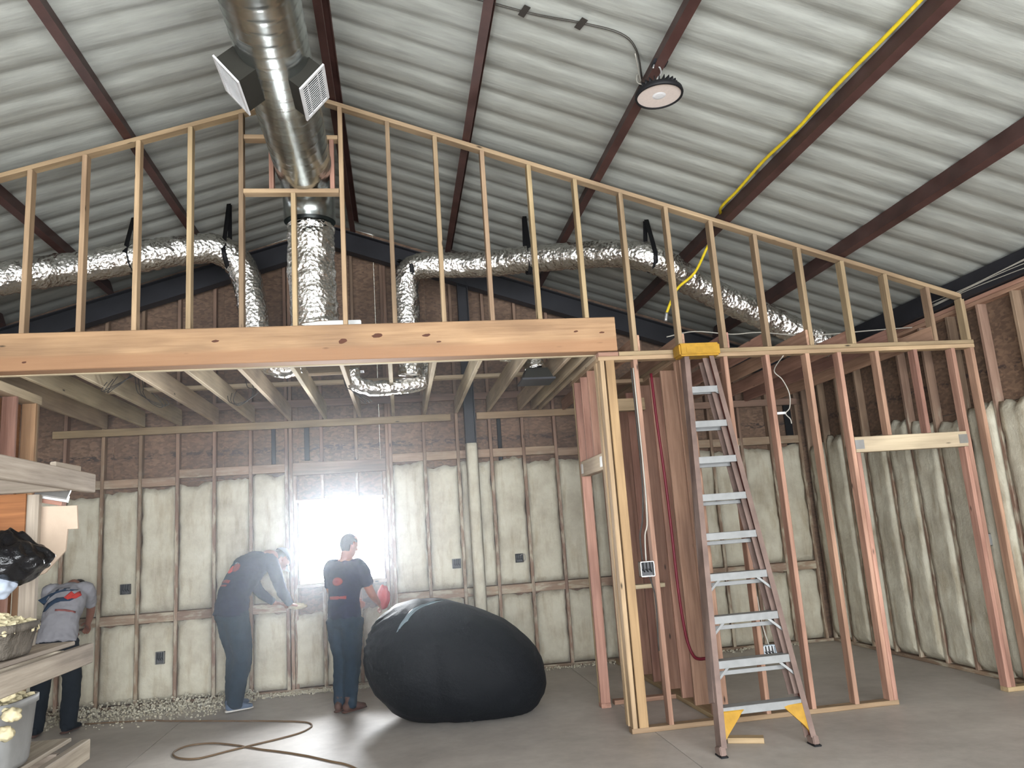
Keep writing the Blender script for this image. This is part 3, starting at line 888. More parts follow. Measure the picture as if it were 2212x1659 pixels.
# plank with a paper sticker lying over the joists
pl_ = thing('sticker_plank', 'pale plank across joists with a white paper sticker', 'plank', at(700, 803, Z=3.27))
a, b = at(620, 806, Z=3.26), at(775, 798, Z=3.26)
lumber('board', pl_, a, b, .14, .03, M['joist'], (0, -.6, .8))
st = at(777, 803, Z=3.245)
bm = bmesh.new(); add_box(bm, (0, 0, 0), (.085, .11, .002))
bm.transform(Matrix.Translation(st))
sk = obj('paper_sticker', bm, M['white_plastic'], pl_)
bm = bmesh.new()
for k in range(5): add_box(bm, st + V((.012, -.04 + k * .02, -.0015)), (.04, .008, .001))
obj('printed_lines', bm, M['darkwire'], sk)

# ================================================================ CEILING FITTINGS
def highbay():
    t = thing('high_bay_light', 'round black-rimmed high bay light hanging from a rusty purlin', 'light fixture', (1.83, 4.5, 4.42))
    c = V((1.83, 4.5, 4.41))
    bm = bmesh.new()
    prof = [(.0, .075), (.05, .075), (.06, .05), (.13, .04), (.158, .02), (.162, 0), (.158, -.012), (.147, -.012), (.147, .0), (0, .0)]
    def lathe(bm, prof, seg=40):
        rings = []
        for r_, z in prof:
            rings.append([bm.verts.new(c + V((r_ * math.cos(2 * math.pi * k / seg), r_ * math.sin(2 * math.pi * k / seg), z))) for k in range(seg)] if r_ > 0 else [bm.verts.new(c + V((0, 0, z)))])
        for A, B in zip(rings, rings[1:]):
            for k in range(seg):
                a0, a1 = A[k % len(A)], A[(k + 1) % len(A)]; b0, b1 = B[k % len(B)], B[(k + 1) % len(B)]
                f = [a0, a1, b1, b0]; f = [x for i, x in enumerate(f) if x not in f[:i]]
                if len(f) > 2: bm.faces.new(f)
    lathe(bm, prof)
    for k in range(24):
        a = 2 * math.pi * k / 24
        add_box(bm, c + V((math.cos(a) * .095, math.sin(a) * .095, .055)), (.07, .004, .035), Matrix.Rotation(a, 3, 'Z'))
    h = obj('housing', bm, M['black'], t, True)
    bm = bmesh.new(); lathe(bm, [(0, -.004), (.146, -.004), (.146, 0), (0, 0)]); lens = obj('lens', bm, M['lens'], t)
    bm = bmesh.new(); lathe(bm, [(0, -.0075), (.03, -.0068), (.045, -.0041), (0, -.0041)]); obj('lens_centre', bm, M['white_plastic'], lens)
    bm = bmesh.new()
    add_tube(bm, smooth_path([c + V((0, 0, .07)), c + V((0, 0, .12)), c + V((.03, 0, .16)), c + V((.03, 0, .2)), c + V((0, 0, .24)), c + V((-.02, 0, .2))], 6), .006, 8); obj('hook', bm, M['galv'], t, True)
    bm = bmesh.new(); add_box(bm, c + V((.03, .0, .24)), (.1, .07, .03)); bevel_all(bm, .005); obj('purlin_clamp', bm, M['black_steel'], t)
    tube_obj('power_cord', [c + V((-.05, 0, .07)), c + V((-.12, .05, .12)), c + V((-.06, .2, .28)), (1.85, 4.86, 4.73), (1.74, 4.62, 4.80)], .004, M['wire'], t)
M['lens'] = plain('milky_lens', (196, 184, 176), .35, 0, .06, 60)
highbay()
def rz(x): return 5.61 - .3304 * (x - XA) - .008
t = thing('ceiling_cable', 'thin grey wire taped along the roof sheets toward the round light', 'cable', (1.3, 4.5, 4.95))
for off in (0, .016):
    tube_obj('wire', [(x, y + off, rz(x) - .004) for x, y in ((.3, 4.6), (.967, 4.56), (1.338, 4.49), (1.60, 4.47), (1.74, 4.58), (1.86, 4.85))], .003, M['darkwire'], t)
for x, y in ((.967, 4.555), (1.338, 4.50)):
    bm = bmesh.new(); add_box(bm, (0, 0, 0), (.045, .12, .003), Matrix.Rotation(.25, 3, 'Z')); bm.transform(Matrix.Translation((x, y, rz(x) - .01)) @ Matrix.Rotation(math.atan(.33), 4, 'Y'))
    obj('tape_patch', bm, M['tape'] if 'tape' in M else M['darkwire'], t)
t = thing('yellow_hose', 'yellow air hose running along a purlin and drooping behind the rake', 'hose', (2.98, 5, 4.25))
tube_obj('hose', [(2.965, y, 4.345 + .012 * math.sin(y * 5)) for y in (-1.0, 0, .8, 1.6, 2.4, 3.2, 3.7, 4.3, 4.8, 5.3, 5.8, 6.15)] + [tuple(at(1556, 466, Y=6.4)), tuple(at(1543, 500, Y=6.6)), tuple(at(1525, 540, Y=6.66)), tuple(at(1500, 590, Y=6.66)), tuple(at(1462, 625, Y=6.66)), tuple(at(1440, 676, Y=6.66))], .013, M['hose'], t)
tube_obj('hose_end', [tuple(at(1440, 676, Y=6.66)), tuple(at(1439, 684, Y=6.66)), tuple(at(1438, 694, Y=6.66))], .018, M['galv'], t, 8, 2)
t = thing('eave_wiring', 'bundle of white cables clipped along the black eave beam on the right', 'cables', (5.18, 6, 3.47))
for k in range(4):
    tube_obj('cable', [(5.222 - .006 * k, y, 3.47 + .02 * k + .02 * math.sin(y * 2.3 + k)) for y in (2.5, 3.4, 4.2, 5, 5.6, 6.1, 6.6)], .004, M['wire'], t)
t = thing('attic_cable', 'pale cable strung over the joist ends above the right-hand rooms', 'cable', (3.6, 6.9, 3.25))
for k in range(2):
    tube_obj('wire', [at(u, v, Y=7.0 + .06 * k) for u, v in ((1440, 728), (1500, 716), (1580, 722), (1640, 718), (1720, 724), (1790, 722), (1880, 714), (1960, 708), (2040, 704))], .006, M['wire'], t)

# ================================================================ WIRING IN THE WALLS
def ebox(name, label, c, size, mat, face, lip=True, wires=()):
    """outlet box: open front with a rim and dark inside"""
    t = thing(name, label, 'electrical box', c)
    n = V(face); s = V((0, 0, 1)).cross(n).normalized() if abs(n.z) < .9 else V((1, 0, 0))
    rot = Matrix((s, V((0, 0, 1)), n)).transposed()
    w_, h_, d_ = size
    bm = bmesh.new()
    th = .005
    add_box(bm, V(c) - n * (d_ / 2), (w_, h_, th), rot)
    for a, sx, sy in ((s * (w_ / 2 - th / 2), th, h_), (s * -(w_ / 2 - th / 2), th, h_), (V((0, 0, h_ / 2 - th / 2)), w_, th), (V((0, 0, -h_ / 2 + th / 2)), w_, th)):
        add_box(bm, V(c) + a, (sx, sy, d_), rot)
    obj('box_body', bm, mat, t)
    bm = bmesh.new(); add_box(bm, V(c) - n * .004, (w_ * .86, h_ * .86, .006), rot); bevel_all(bm, .002, 1); obj('inner_plate', bm, M['white_plastic'] if mat is M['blue_box'] else M['greybox'], t)  # set inside the box; dark grey paints the shaded interior, white in blue boxes
    bm = bmesh.new()
    for i in range(3):
        p = V(c) + s * (w_ * .25 * (i - 1)) + n * .004
        add_tube(bm, smooth_path([p + V((0, 0, h_ * .45)), p + n * .01, p + V((0, 0, -h_ * .2)) + s * .01, p + V((0, 0, .0)) - s * .012], 4), .004, 6)
    obj('wire_tails', bm, M['black'], t, True)
    for k, (pts, r, m_) in enumerate(wires):
        tube_obj('supply_cable', pts, r, m_, t)
    return t
F = (0, -1, 0)
M['greybox'] = plain('grey_box', (70, 70, 72), .5)
ebox('outlet_box', 'dark outlet box on the back wall left of the bent worker', (-3.035, E - .04, 1.27), (.1, .11, .05), M['greybox'], F)
ebox('outlet_box', 'grey outlet box on the back wall right of the window', (.64, E - .04, 1.28), (.1, .11, .05), M['greybox'], F)
ebox('outlet_box', 'black outlet box with loose wire right of the steel column', (1.39, E - .045, 1.29), (.09, .10, .06), M['black'], F, True,
     [([(1.40, E - .04, 1.32), (1.45, E - .07, 1.33), (1.46, E - .07, 1.27), (1.42, E - .05, 1.24)], .005, M['wire'])])
ebox('outlet_box', 'foam-crusted low outlet box between the bent and grey-shirted workers', (-2.66, E - .035, .51), (.09, .13, .05), M['bin'], F)
ebox('switch_box', 'square steel box with black wires on the corner closet stud', (1.955, D - .01, 1.237), (.115, .12, .06), M['galv'], F, True,
     [([(1.93, D + .0, 1.30), (1.94, D + .03, 1.5), (1.965, D + .01, 1.62), (1.99, D - .008, 1.9), (1.995, D - .008, 2.4), (1.99, D - .01, 2.9)], .007, M['darkwire']),
      ([(1.96, D + .0, 1.30), (1.975, D + .01, 1.5), (2.0, D - .008, 1.62), (2.012, D - .008, 2.0), (2.01, D - .008, 2.9)], .006, M['wire']),
      ([(1.975, D + .0, 1.18), (1.99, D - .01, 1.1), (2.005, D - .008, .98), (1.99, D - .008, .6)], .006, M['darkwire'])])
ebox('device_box', 'pale blue device box on the stud behind the ladder, upper one', (2.925, D + .02, 1.24), (.11, .12, .05), M['blue_box'], F, True,
     [([(2.93, D + .02, 1.3), (2.90, D + .03, 1.5), (2.88, D + .02, 1.8), (2.88, D + .02, 2.2)], .005, M['wire'])])
ebox('device_box', 'pale blue device box low behind the ladder steps, lower one', (2.925, D + .02, .51), (.11, .10, .05), M['blue_box'], F, True,
     [([(2.93, D + .02, .56), (2.90, D + .03, .72), (2.88, D + .02, .95)], .005, M['wire'])])
ebox('outlet_box', 'grey outlet box beside the right door jamb', (5.25, 6.46, 1.244), (.1, .11, .05), M['bin'], (-1, 0, 0))
t = thing('water_pipe', 'dark red plastic water pipe climbing the wide boards in the closet', 'pipe', (2.36, 6.72, 1.6))
tube_obj('pipe', [(2.345, 6.71, 2.95), (2.35, 6.70, 2.5), (2.37, 6.70, 2.0), (2.38, 6.70, 1.5), (2.385, 6.70, 1.0), (2.41, 6.70, .62), (2.45, 6.69, .46), (2.50, 6.69, .42), (2.57, 6.69, .42)], .013, M['red_pipe'], t)
t = thing('hanging_cable', 'loose curling cable hanging in the doorway bay right of the ladder', 'cable', (3.6, 6.6, 2.5))
tube_obj('wire', [V((3.42, 6.25, 2.975))] + [at(u, v, Y=6.45) for u, v in ((1672, 800), (1690, 820), (1705, 850), (1706, 880), (1697, 893), (1707, 905), (1710, 915))], .005, M['wire'], t)
t = thing('pipe_stub', 'short white pipe stub through a stud right of the ladder', 'pipe', at(1688, 893, Y=D))
bm = bmesh.new(); p = at(1678, 893, Y=D + .03); add_tube(bm, [p, p + V((.075, -.01, 0))], .012, 10); obj('stub', bm, M['white_plastic'], t, True)
for (u, v, lab) in ((255, 826, 'dark loop of cable hanging off the third joist from the left'), (525, 855, 'pale tangle of cable hanging below the joists left of the window'), (328, 860, 'small coil of cable hanging under the joists above the bent worker'), (770, 852, 'thin pale cable tail dangling under the joists above the window')):
    t = thing('cable_loop', lab, 'cable', at(u, v, Y=6.9 if u < 300 else 7.4))
    c = at(u, v, Y=6.9 if u < 300 else 7.4)
    for k in range(3):
        ph = k * 1.3 + u
        pts = [c + V((.09 * (1 + .3 * k) * math.sin(a + ph * .3), .03 * math.sin(2 * a + k), .09 * math.cos(a + .4 * k) + .01 * k)) for a in [i * .75 for i in range(8 - k)]]
        pts = [pts[0] + V((-.02, .0, .14))] + pts
        tube_obj('cable', pts, .0035, M['darkwire'], t)

# ================================================================ LADDER
def ladder():
    t = thing('step_ladder', 'tall brown stepladder with aluminium steps leaning against the framing', 'ladder', (2.46, 5.42, 0))
    FL, FR = V((2.10, 5.425, 0)), V((2.815, 5.44, 0))
    TL, TR = V((2.425, 6.105, 2.985)), V((2.68, 6.11, 2.99))
    n = (FR - FL).cross(TL - FL).normalized()
    if n.y > 0: n = -n            # faces the camera
    def rail(p0, p1, inward, name):
        ax = (p1 - p0).normalized()
        s = (V(inward) - ax * V(inward).dot(ax)).normalized()
        nn = ax.cross(s); nn = nn if nn.y < 0 else -nn
        d, f, th = .10, .04, .006
        prof = [(-d / 2, 0), (d / 2, 0), (d / 2, f), (d / 2 - th, f), (d / 2 - th, th), (-d / 2 + th, th), (-d / 2 + th, f), (-d / 2, f)]
        bm = bmesh.new()
        A = [bm.verts.new(p0 + nn * a + s * b) for a, b in prof]; B = [bm.verts.new(p1 + nn * a + s * b) for a, b in prof]
        for i in range(8): bm.faces.new((A[i], A[(i + 1) % 8], B[(i + 1) % 8], B[i]))
        bm.faces.new(A[::-1]); bm.faces.new(B)
        ro = obj(name, bm, M['ladder_rail'], t)
        if name == 'side_rail': lumber('rail_web', ro, p0 + s * (th + .0015), p1 + s * (th + .0015), d - 2 * th - .002, .003, M['ladder_web'], s, .0005)
        return ro, nn, s
    axl, axr = (TL - FL).normalized(), (TR - FR).normalized()
    rl, nl, sl_ = rail(FL + axl * .05, TL, (1, 0, 0), 'side_rail')
    rr_, nr, sr_ = rail(FR + axr * .05, TR, (-1, 0, 0), 'side_rail')
    # folded rear section close behind
    for p0, p1, s in ((FL + V((.03, .12, .32)), TL + V((.03, .06, -.05)), 1), (FR + V((-.03, .12, .32)), TR + V((-.03, .06, -.05)), -1)):
        rail(p0, p1, (s, 0, 0), 'rear_rail')
    for k in range(2, 9):
        f = (k * .305 - .41) / 2.64
        a = (FL + V((.06, .13, .3))).lerp(TL + V((.05, .07, -.05)), f); b = (FR + V((-.06, .13, .3))).lerp(TR + V((-.05, .07, -.05)), f)
        lumber('rear_bar', t, a, b, .03, .012, M['alu'], n, .002)
    L = 10.0
    for k in range(1, 10):
        f = k * .305 / 3.06
        a, b = FL.lerp(TL, f) + V((.006, 0, 0)), FR.lerp(TR, f) - V((.006, 0, 0))
        step = lumber('step', t, a + V((0, .0, 0)), b, .095, .008, M['alu'], (0, 0, 1), .001)
        x = (b - a).normalized()
        for off, hh in ((-.046, .05), (.046, .05)):
            o = V((0, off, -.024))
            lumber('step_lip', step, a + o, b + o, .005, hh, M['alu'], (0, 0, 1), .001)
        if k in (2, 3, 4, 9):
            q = .07 if k == 9 else .13
            dw = .05 if k == 9 else .125
            for p, s, ax in ((a, 1, axl), (b, -1, axr)):
                lumber('knee_brace', step, p + x * (s * q) + V((0, -.03, -.025)), p - ax * dw + V((s * .006, -.03, -.02)), .018, .004, M['alu'], (0, -1, 0), .001)
    # top cap
    bm = bmesh.new(); c = (TL + TR) / 2 + V((0, -.01, .02))
    add_box(bm, c, (.36, .17, .11)); bevel_all(bm, .014, 2)
    cap = obj('top_cap', bm, M['yellow_plastic'], t)
    bm = bmesh.new(); add_box(bm, c + V((0, -.0865, -.005)), (.24, .004, .05)); obj('cap_recess', bm, M['yellow_plastic'], cap)
    # yellow corner braces under the lowest step and rubber feet
    f = .305 / 3.06
    for p, top, s, ax in ((FL, FL.lerp(TL, f), 1, axl), (FR, FR.lerp(TR, f), -1, axr)):
        q0, q1 = p + ax * .08, top - ax * .02
        bm = bmesh.new()
        tri = [q0 + V((s * .008, -.05, -.02)), q1 + V((s * .008, -.05, 0)), q1 + V((s * .20, -.045, .0)), q1 + V((s * .14, -.05, -.05)), q0.lerp(q1, .3) + V((s * .065, -.05, 0))]
        A = [bm.verts.new(v_) for v_ in tri]; B = [bm.verts.new(v_ + V((0, .075, .012))) for v_ in tri]
        for i in range(5): bm.faces.new((A[i], A[(i + 1) % 5], B[(i + 1) % 5], B[i]))
        bm.faces.new(A[::-1]); bm.faces.new(B)
        bmesh.ops.bevel(bm, geom=list(bm.edges), offset=.006, segments=1, affect='EDGES')
        obj('corner_brace', bm, M['yellow_plastic'], t)
        bm = bmesh.new(); add_box(bm, p + V((s * .012, 0, .032)), (.045, .095, .06), Matrix.Rotation(-.2, 3, 'X')); bevel_all(bm, .006)
        foot = obj('foot', bm, M['ladder_rail'], t)
        bm = bmesh.new(); add_box(bm, p + V((s * .012, -.01, .006)), (.055, .11, .012)); bevel_all(bm, .003); obj('rubber_pad', bm, M['black'], foot)
ladder()

# ================================================================ FLOOR THINGS
t = thing('wood_offcut', 'short pale wood offcut lying under the ladder', 'board', (2.45, 5.75, 0))
lumber('board', t, at(1572, 1597, Z=.02), at(1650, 1597, Z=.02), .089, .038, M['pine'], (0, 0, 1))
bm = bmesh.new()
P = [(-3.2, 8.75), (-2.6, 8.62), (-2.326, 8.483), (-1.675, 8.182), (-1.2, 7.96), (-1.03, 7.867), (-.9, 7.75), (-.868, 7.575), (-.966, 7.364), (-1.31, 7.123), (-1.50, 6.99), (-1.657, 6.887), (-1.80, 6.93), (-1.882, 7.048), (-1.93, 7.2), (-1.878, 7.334), (-1.75, 7.37), (-1.613, 7.327), (-1.4, 7.16), (-1.211, 6.979), (-.88, 6.688), (-.642, 6.434), (-.382, 6.1), (-.2, 5.6), (.1, 5.0)]
Q = smooth_path([(x, y, .008) for x, y in P], 8)
Q = [V((p.x + .008 * noise.noise(p * 6), p.y + .008 * noise.noise(p * 6 + V((9, 0, 0))), .008)) for p in Q]
add_tube(bm, Q, .0075, 8)
tag(obj('extension_cord', bm, M['cord'], None, True), 'thin brown extension cord looped on the concrete floor', 'cord')

def bundle():
    t = thing('black_bundle', 'huge rounded black plastic-wrapped bundle lying on the floor by the window', 'bundle', (.45, 7.5, 0))
    bm = bmesh.new(); bmesh.ops.create_icosphere(bm, subdivisions=6, radius=1)
    c = V((.47, 7.52, .44))
    tilt = Matrix.Rotation(math.radians(17), 3, 'Y')
    pw = lambda q, e: math.copysign(abs(q) ** e, q)
    def shape(d):
        k = 1 + .045 * noise.noise(d * 1.5 + V((3, 1, 7))) + .018 * noise.noise(d * 4) + .006 * noise.noise(d * 11)
        q = V((pw(d.x, .86) * .84, pw(d.y, .92) * .68, pw(d.z, .9) * (.53 - .07 * d.x)))
        q = tilt @ q
        return q * k
    for v_ in bm.verts:
        d = v_.co.copy()
        p = shape(d)
        cr = math.exp(-((d.x + .22 + .25 * d.z) / .07) ** 2) * (1 if d.y < .2 else 0)
        p *= 1 - .028 * cr
        a = math.atan2(d.z, d.y)
        if d.x < -.7: p *= 1 + .015 * math.sin(a * 15) * (-(d.x + .7) / .3)
        p += c
        if p.z < .02: p.z = .004 + .016 * max(0, min(1, (p.z + .25) / .27))
        v_.co = p
    obj('wrapping', bm, M['wrap'], t, True)
    # fold of plastic on the upper left shoulder, its highlight painted in pale grey
    bm = bmesh.new(); bmesh.ops.create_grid(bm, x_segments=18, y_segments=10, size=.5)
    for v_ in bm.verts:
        u_, w_ = v_.co.x, v_.co.y
        wid = .16 + .16 * (u_ + .5)
        d = V((-.66 + .34 * (u_ + .5) + .10 * w_, -.62 + .30 * (u_ + .5), .42 + .35 * (u_ + .5) + w_ * wid * 1.5)).normalized()
        p = shape(d) * (1.03 + .014 * noise.noise(V((u_ * 3, w_ * 14, 4))))
        v_.co = p + c
    o = obj('plastic_fold', bm, M['shiny'], t, True)
    md = o.modifiers.new('thickness', 'SOLIDIFY'); md.thickness = .003
    # loose scrap of foil stuck to the front
    bm = bmesh.new(); add_box(bm, (.52, 6.80, .09), (.03, .012, .012), Matrix.Rotation(.5, 3, 'Y')); obj('tape_tab', bm, M['wrap'], t)
bundle()

# crumbs of trimmed foam swept along the back wall: nobody could count them
cv, cf = [], []
rnd = random.Random(3)
for i in range(5200):
    u_ = rnd.random()
    x = -5.0 + 4.9 * u_ if i % 4 else -5 + 9.8 * rnd.random()
    dens = 1.0 if x < -1.9 else .55
    y = 9.33 - abs(rnd.gauss(0, .30 if x < -1.6 else .10)) * dens
    if y < 8.3: continue
    s = rnd.uniform(.006, .02) * (1.3 if rnd.random() < .1 else 1)
    hump = max(0, .11 * (1 - (9.33 - y) / .4)) if x < -1.6 else .02
    z = s * .4 + hump * rnd.random()
    R3 = Matrix.Rotation(rnd.random() * 6, 3, V((rnd.random(), rnd.random(), rnd.random() + .1)).normalized())
    o_ = V((x, y, z)); q_ = len(cv)
    cv += [o_ + R3 @ V((a * s / 2, b * s / 2 * .8, c * s / 2 * .7)) for a in (-1, 1) for b in (-1, 1) for c in (-1, 1)]
    cf += [tuple(q_ + k for k in f) for f in ((0, 1, 3, 2), (4, 6, 7, 5), (0, 4, 5, 1), (2, 3, 7, 6), (0, 2, 6, 4), (1, 5, 7, 3))]
me = bpy.data.meshes.new('foam_crumbs'); me.from_pydata(cv, [], cf); me.materials.append(M['foam']); bm = me
tag(obj('foam_crumbs', bm, M['foam']), 'pale crumbs of trimmed foam heaped along the foot of the back wall', 'debris', None, 'stuff')

# ================================================================ SHELF RACK AT LEFT
rk = thing('lumber_rack', 'rough open rack of weathered lumber at the left edge holding scraps', 'rack', (-1.75, 3.3, 0))
XS = -1.47
for z, m_ in ((1.975, M['grey_wood']), (1.184, M['grey_wood']), (.76, M['grey_wood'])):
    ye = 4.0 if z > 1.5 else 4.04
    lumber('rail', rk, (XS, 1.5, z), (XS, ye, z), .089, .038, m_, (1, 0, 0)) if False else lumber('rail', rk, (XS, 1.5, z), (XS, ye, z), .038, .089, m_, (0, 0, 1))
    lumber('rail', rk, (XS - .75, 1.5, z), (XS - .75, ye, z), .038, .089, m_, (0, 0, 1))
    lumber('deck_board', rk, (XS - .2, 1.5, z + .052), (XS - .2, ye - .02, z + .052), .29, .019, m_, (0, 0, 1))
    lumber('deck_board', rk, (XS - .55, 1.5, z + .052), (XS - .55, ye - .03, z + .052), .29, .019, m_, (0, 0, 1))
    lumber('cross_bar', rk, (XS - .73, 3.82, z), (XS - .03, 3.82, z), .038, .085, m_, (0, 0, 1))
# the posts stand on the rack's outer side and near end
for x, y in ((XS - .75, 3.7), (XS - .75, 1.6), (XS - .03, 1.6)):
    lumber('post', rk, (x - .04, y, 0), (x - .04, y, 2.02), .089, .038, M['grey_wood'], (1, 0, 0))
xp = at(68, 1130, Y=3.93).x
lumber('post', rk, (xp, 3.93, 1.25), (xp, 3.93, 1.93), .038, .07, M['grey_wood'], (1, 0, 0))
lumber('post', rk, (xp, 3.93, .0), (xp, 3.93, .71), .038, .07, M['grey_wood'], (1, 0, 0))

# things stacked on the rack
def crumple(name, label, cat, c, rad, mat, amp=.2, fr=2.5, seed=0, sub=4, flat=None, amp2=.06):
    bm = bmesh.new(); bmesh.ops.create_icosphere(bm, subdivisions=sub, radius=1)
    for v_ in bm.verts:
        d = v_.co.copy()
        k = 1 + amp * noise.noise(d * fr + V((seed, 0, 0))) + amp2 * noise.noise(d * fr * 3.1 + V((0, seed, 0))) - amp2 * abs(noise.noise(d * fr * 2 + V((0, 0, seed))))
        p = V((c[0] + d.x * rad[0] * k, c[1] + d.y * rad[1] * k, c[2] + d.z * rad[2] * k))
        if flat is not None: p.z = max(p.z, flat)
        v_.co = p
    return tag(obj(name, bm, mat, None, True), label, cat)
xr_ = at(56, 1100, Y=3.9).x
bm = bmesh.new(); add_box(bm, (xr_ - .25, 3.9, 1.77), (.5, .012, .33)); bevel_all(bm, .001, 1); tag(obj('back_panel', bm, M['plywood'], rk), 'orange-brown plywood panel')
pts = [at(u, v, Y=3.972) for u, v in ((66, 1095), (166, 1092), (168, 1142), (146, 1143), (141, 1190), (97, 1238), (66, 1250))]
bm = bmesh.new(); A = [bm.verts.new(p) for p in pts]; B = [bm.verts.new(p + V((0, .013, 0))) for p in pts]; n_ = len(pts)
for i in range(n_): bm.faces.new((A[i], A[(i + 1) % n_], B[(i + 1) % n_], B[i]))
bm.faces.new(A[::-1]); bm.faces.new(B); tag(obj('end_panel', bm, M['cardboard'], rk), 'tan panel with a cut corner')
lumber('cleat', rk, at(104, 1014, Y=3.82) + V((.02, -.0, .01)), at(168, 1024, Y=4.0) + V((.0, 0, .012)), .05, .03, M['grey_wood'], (1, 0, 0))
t = thing('metal_channel', 'bright metal channel lying in the gap under the top rail', 'metal offcut', at(115, 1060, Y=3.95))
a, b = at(80, 1058, Y=3.95), at(149, 1069, Y=3.95)
lumber('channel_web', t, a, b, .05, .012, M['galv'], (0, -.9, .4)); lumber('channel_flange', t, a + V((0, 0, -.022)), b + V((0, 0, -.022)), .006, .03, M['galv'], (0, 0, 1))
t = thing('wood_spacer', 'pinkish wood block wedged below the bright metal channel', 'block', at(110, 1078, Y=3.97))
lumber('block', t, at(76, 1072, Y=3.99), at(140, 1082, Y=3.99), .05, .05, M['red'], (0, 0, 1))
t = thing('wood_block', 'grey weathered block between the top rail and the bright channel', 'block', at(110, 1045, Y=3.97))
lumber('block', t, at(72, 1042, Y=4.0), at(150, 1053, Y=4.0), .05, .04, M['grey_wood'], (0, 0, 1))
# black bag draped over the post
bm = bmesh.new(); bmesh.ops.create_icosphere(bm, subdivisions=5, radius=1)
cb = at(14, 1206, Y=3.5)
for v_ in bm.verts:
    d = v_.co.copy()
    hang = 1 - .55 * max(0, d.z)                      # gathered towards its top
    fold = .10 * math.sin(math.atan2(d.y, d.x) * 7 + d.z * 2.5 + 2 * noise.noise(d * 2)) * (.4 + .6 * max(0, d.z + .3))
    k = hang * (1 + fold + .12 * noise.noise(d * 2.2) + .05 * noise.noise(d * 6))
    v_.co = cb + V((d.x * .165 * k, d.y * .15 * k, d.z * .115 + .02 * noise.noise(d * 3)))
tag(obj('bin_bag', bm, M['bag'], None, True), 'crumpled shiny black bin bag hanging at the left edge over the rack', 'bag')
crumple('plastic_sheet', 'pale bluish crumpled plastic under the black bin bag at the left edge', 'plastic sheet', at(-8, 1265, Y=3.45), (.07, .08, .06), M['bluish'], .2, 2.2, 4)

# scrap bucket on the middle deck, grey bin on the lower deck
def bin_thing(name, label, c, rx, ry, h, mat, heap, seed):
    heap *= 3
    t = thing(name, label, 'bin', c)
    bm = bmesh.new()
    prof = [(0, 0), (.86, 0), (.9, .02), (1.0, h - .03), (1.05, h - .03), (1.05, h), (.98, h), (.88, .03), (0, .03)]
    rings = []
    for r_, z in prof:
        ring = []
        for k in range(28):
            a = 2 * math.pi * k / 28
            x, y = math.cos(a), math.sin(a)
            e = (abs(x) ** 5 + abs(y) ** 5) ** (-1 / 5)
            ring.append(bm.verts.new((c[0] + x * e * rx * max(r_, .001), c[1] + y * e * ry * max(r_, .001), c[2] + z)))
        rings.append(ring)
    for A, B in zip(rings, rings[1:]):
        for k in range(28): bm.faces.new((A[k], A[(k + 1) % 28], B[(k + 1) % 28], B[k]))
    obj('bin_body', bm, mat, t, True)
    rn = random.Random(seed)
    bm = bmesh.new()
    for i in range(heap):
        x, y = rn.uniform(-.9, .9), rn.uniform(-.9, .9)
        z = h - .03 + .05 * (1 - x * x) * (1 - y * y) + rn.uniform(-.01, .02)
        sz = rn.uniform(.008, .024)
        bmesh.ops.create_icosphere(bm, subdivisions=1, radius=sz, matrix=Matrix.Translation((c[0] + x * rx, c[1] + y * ry, c[2] + z)) @ Matrix.Rotation(rn.random() * 6, 4, 'X') @ Matrix.Diagonal((1.3, .8, .55, 1)))
    for v_ in bm.verts: v_.co += V((noise.noise(v_.co * 40), noise.noise(v_.co * 40 + V((7, 0, 0))), noise.noise(v_.co * 40 + V((0, 9, 0))))) * .006
    o = tag(obj('foam_scraps', bm, M['scrap'], t), kind='stuff')
    return t
M['dirtybin'] = plain('dusty_grey_brown_bin', (96, 90, 82), .85, 0, .45, 7, .6, 18, .03)
bin_thing('scrap_tub', 'dusty grey-brown tub heaped with foam scraps on the middle deck', (-1.665, 3.50, 1.252), .15, .16, .13, M['dirtybin'], 160, 5)
bin_thing('scrap_bin', 'grey bin of foam lumps standing between the lower decks of the rack', (-1.655, 3.50, .83), .15, .16, .26, M['bin'], 70, 8)
crumple('blue_tarp', 'folded blue tarpaulin at the bottom left corner under the grey bin', 'tarp', (-1.62, 3.12, .87), (.15, .22, .07), M['tarp'], .25, 2.4, 11, 5, .833)

for i, (u, v, y) in enumerate(((14, 1500, 3.32), (26, 1545, 3.31), (10, 1585, 3.29))):
    c = at(u, v, Y=y)
    crumple('foam_lump', ('upper torn foam lump', 'large torn foam lump', 'lowest torn foam lump', 'small torn foam lump')[i] + ' stuck to the front of the grey bin in the rack', 'foam', c, (.032, .03, .026), M['scrap'], .4, 2.6, i * 5, 3)

# ================================================================ PEOPLE
def loft(bm, rings, seg=20):
    """closed tube through rings (centre, rx, ry, side): elliptical sections, rounded ends"""
    C_ = [V(r[0]) for r in rings]
    n = len(rings)
    R = []
    for i, (c, rx, ry, side) in enumerate(rings):
        t = (C_[min(i + 1, n - 1)] - C_[max(i - 1, 0)]).normalized()
        s = V(side); s = (s - t * s.dot(t)).normalized(); f = t.cross(s)
        R.append([bm.verts.new(C_[i] + s * rx * math.cos(2 * math.pi * k / seg) + f * ry * math.sin(2 * math.pi * k / seg)) for k in range(seg)])
    for i in range(n - 1):
        for k in range(seg): bm.faces.new((R[i][k], R[i][(k + 1) % seg], R[i + 1][(k + 1) % seg], R[i + 1][k]))
    for ring, c, nb, r in ((R[0], C_[0], C_[1], min(rings[0][1:3])), (R[-1], C_[-1], C_[-2], min(rings[-1][1:3]))):
        tip = bm.verts.new(c + (c - nb).normalized() * r * .55)
        for k in range(seg): bm.faces.new((ring[k], ring[(k + 1) % seg], tip))

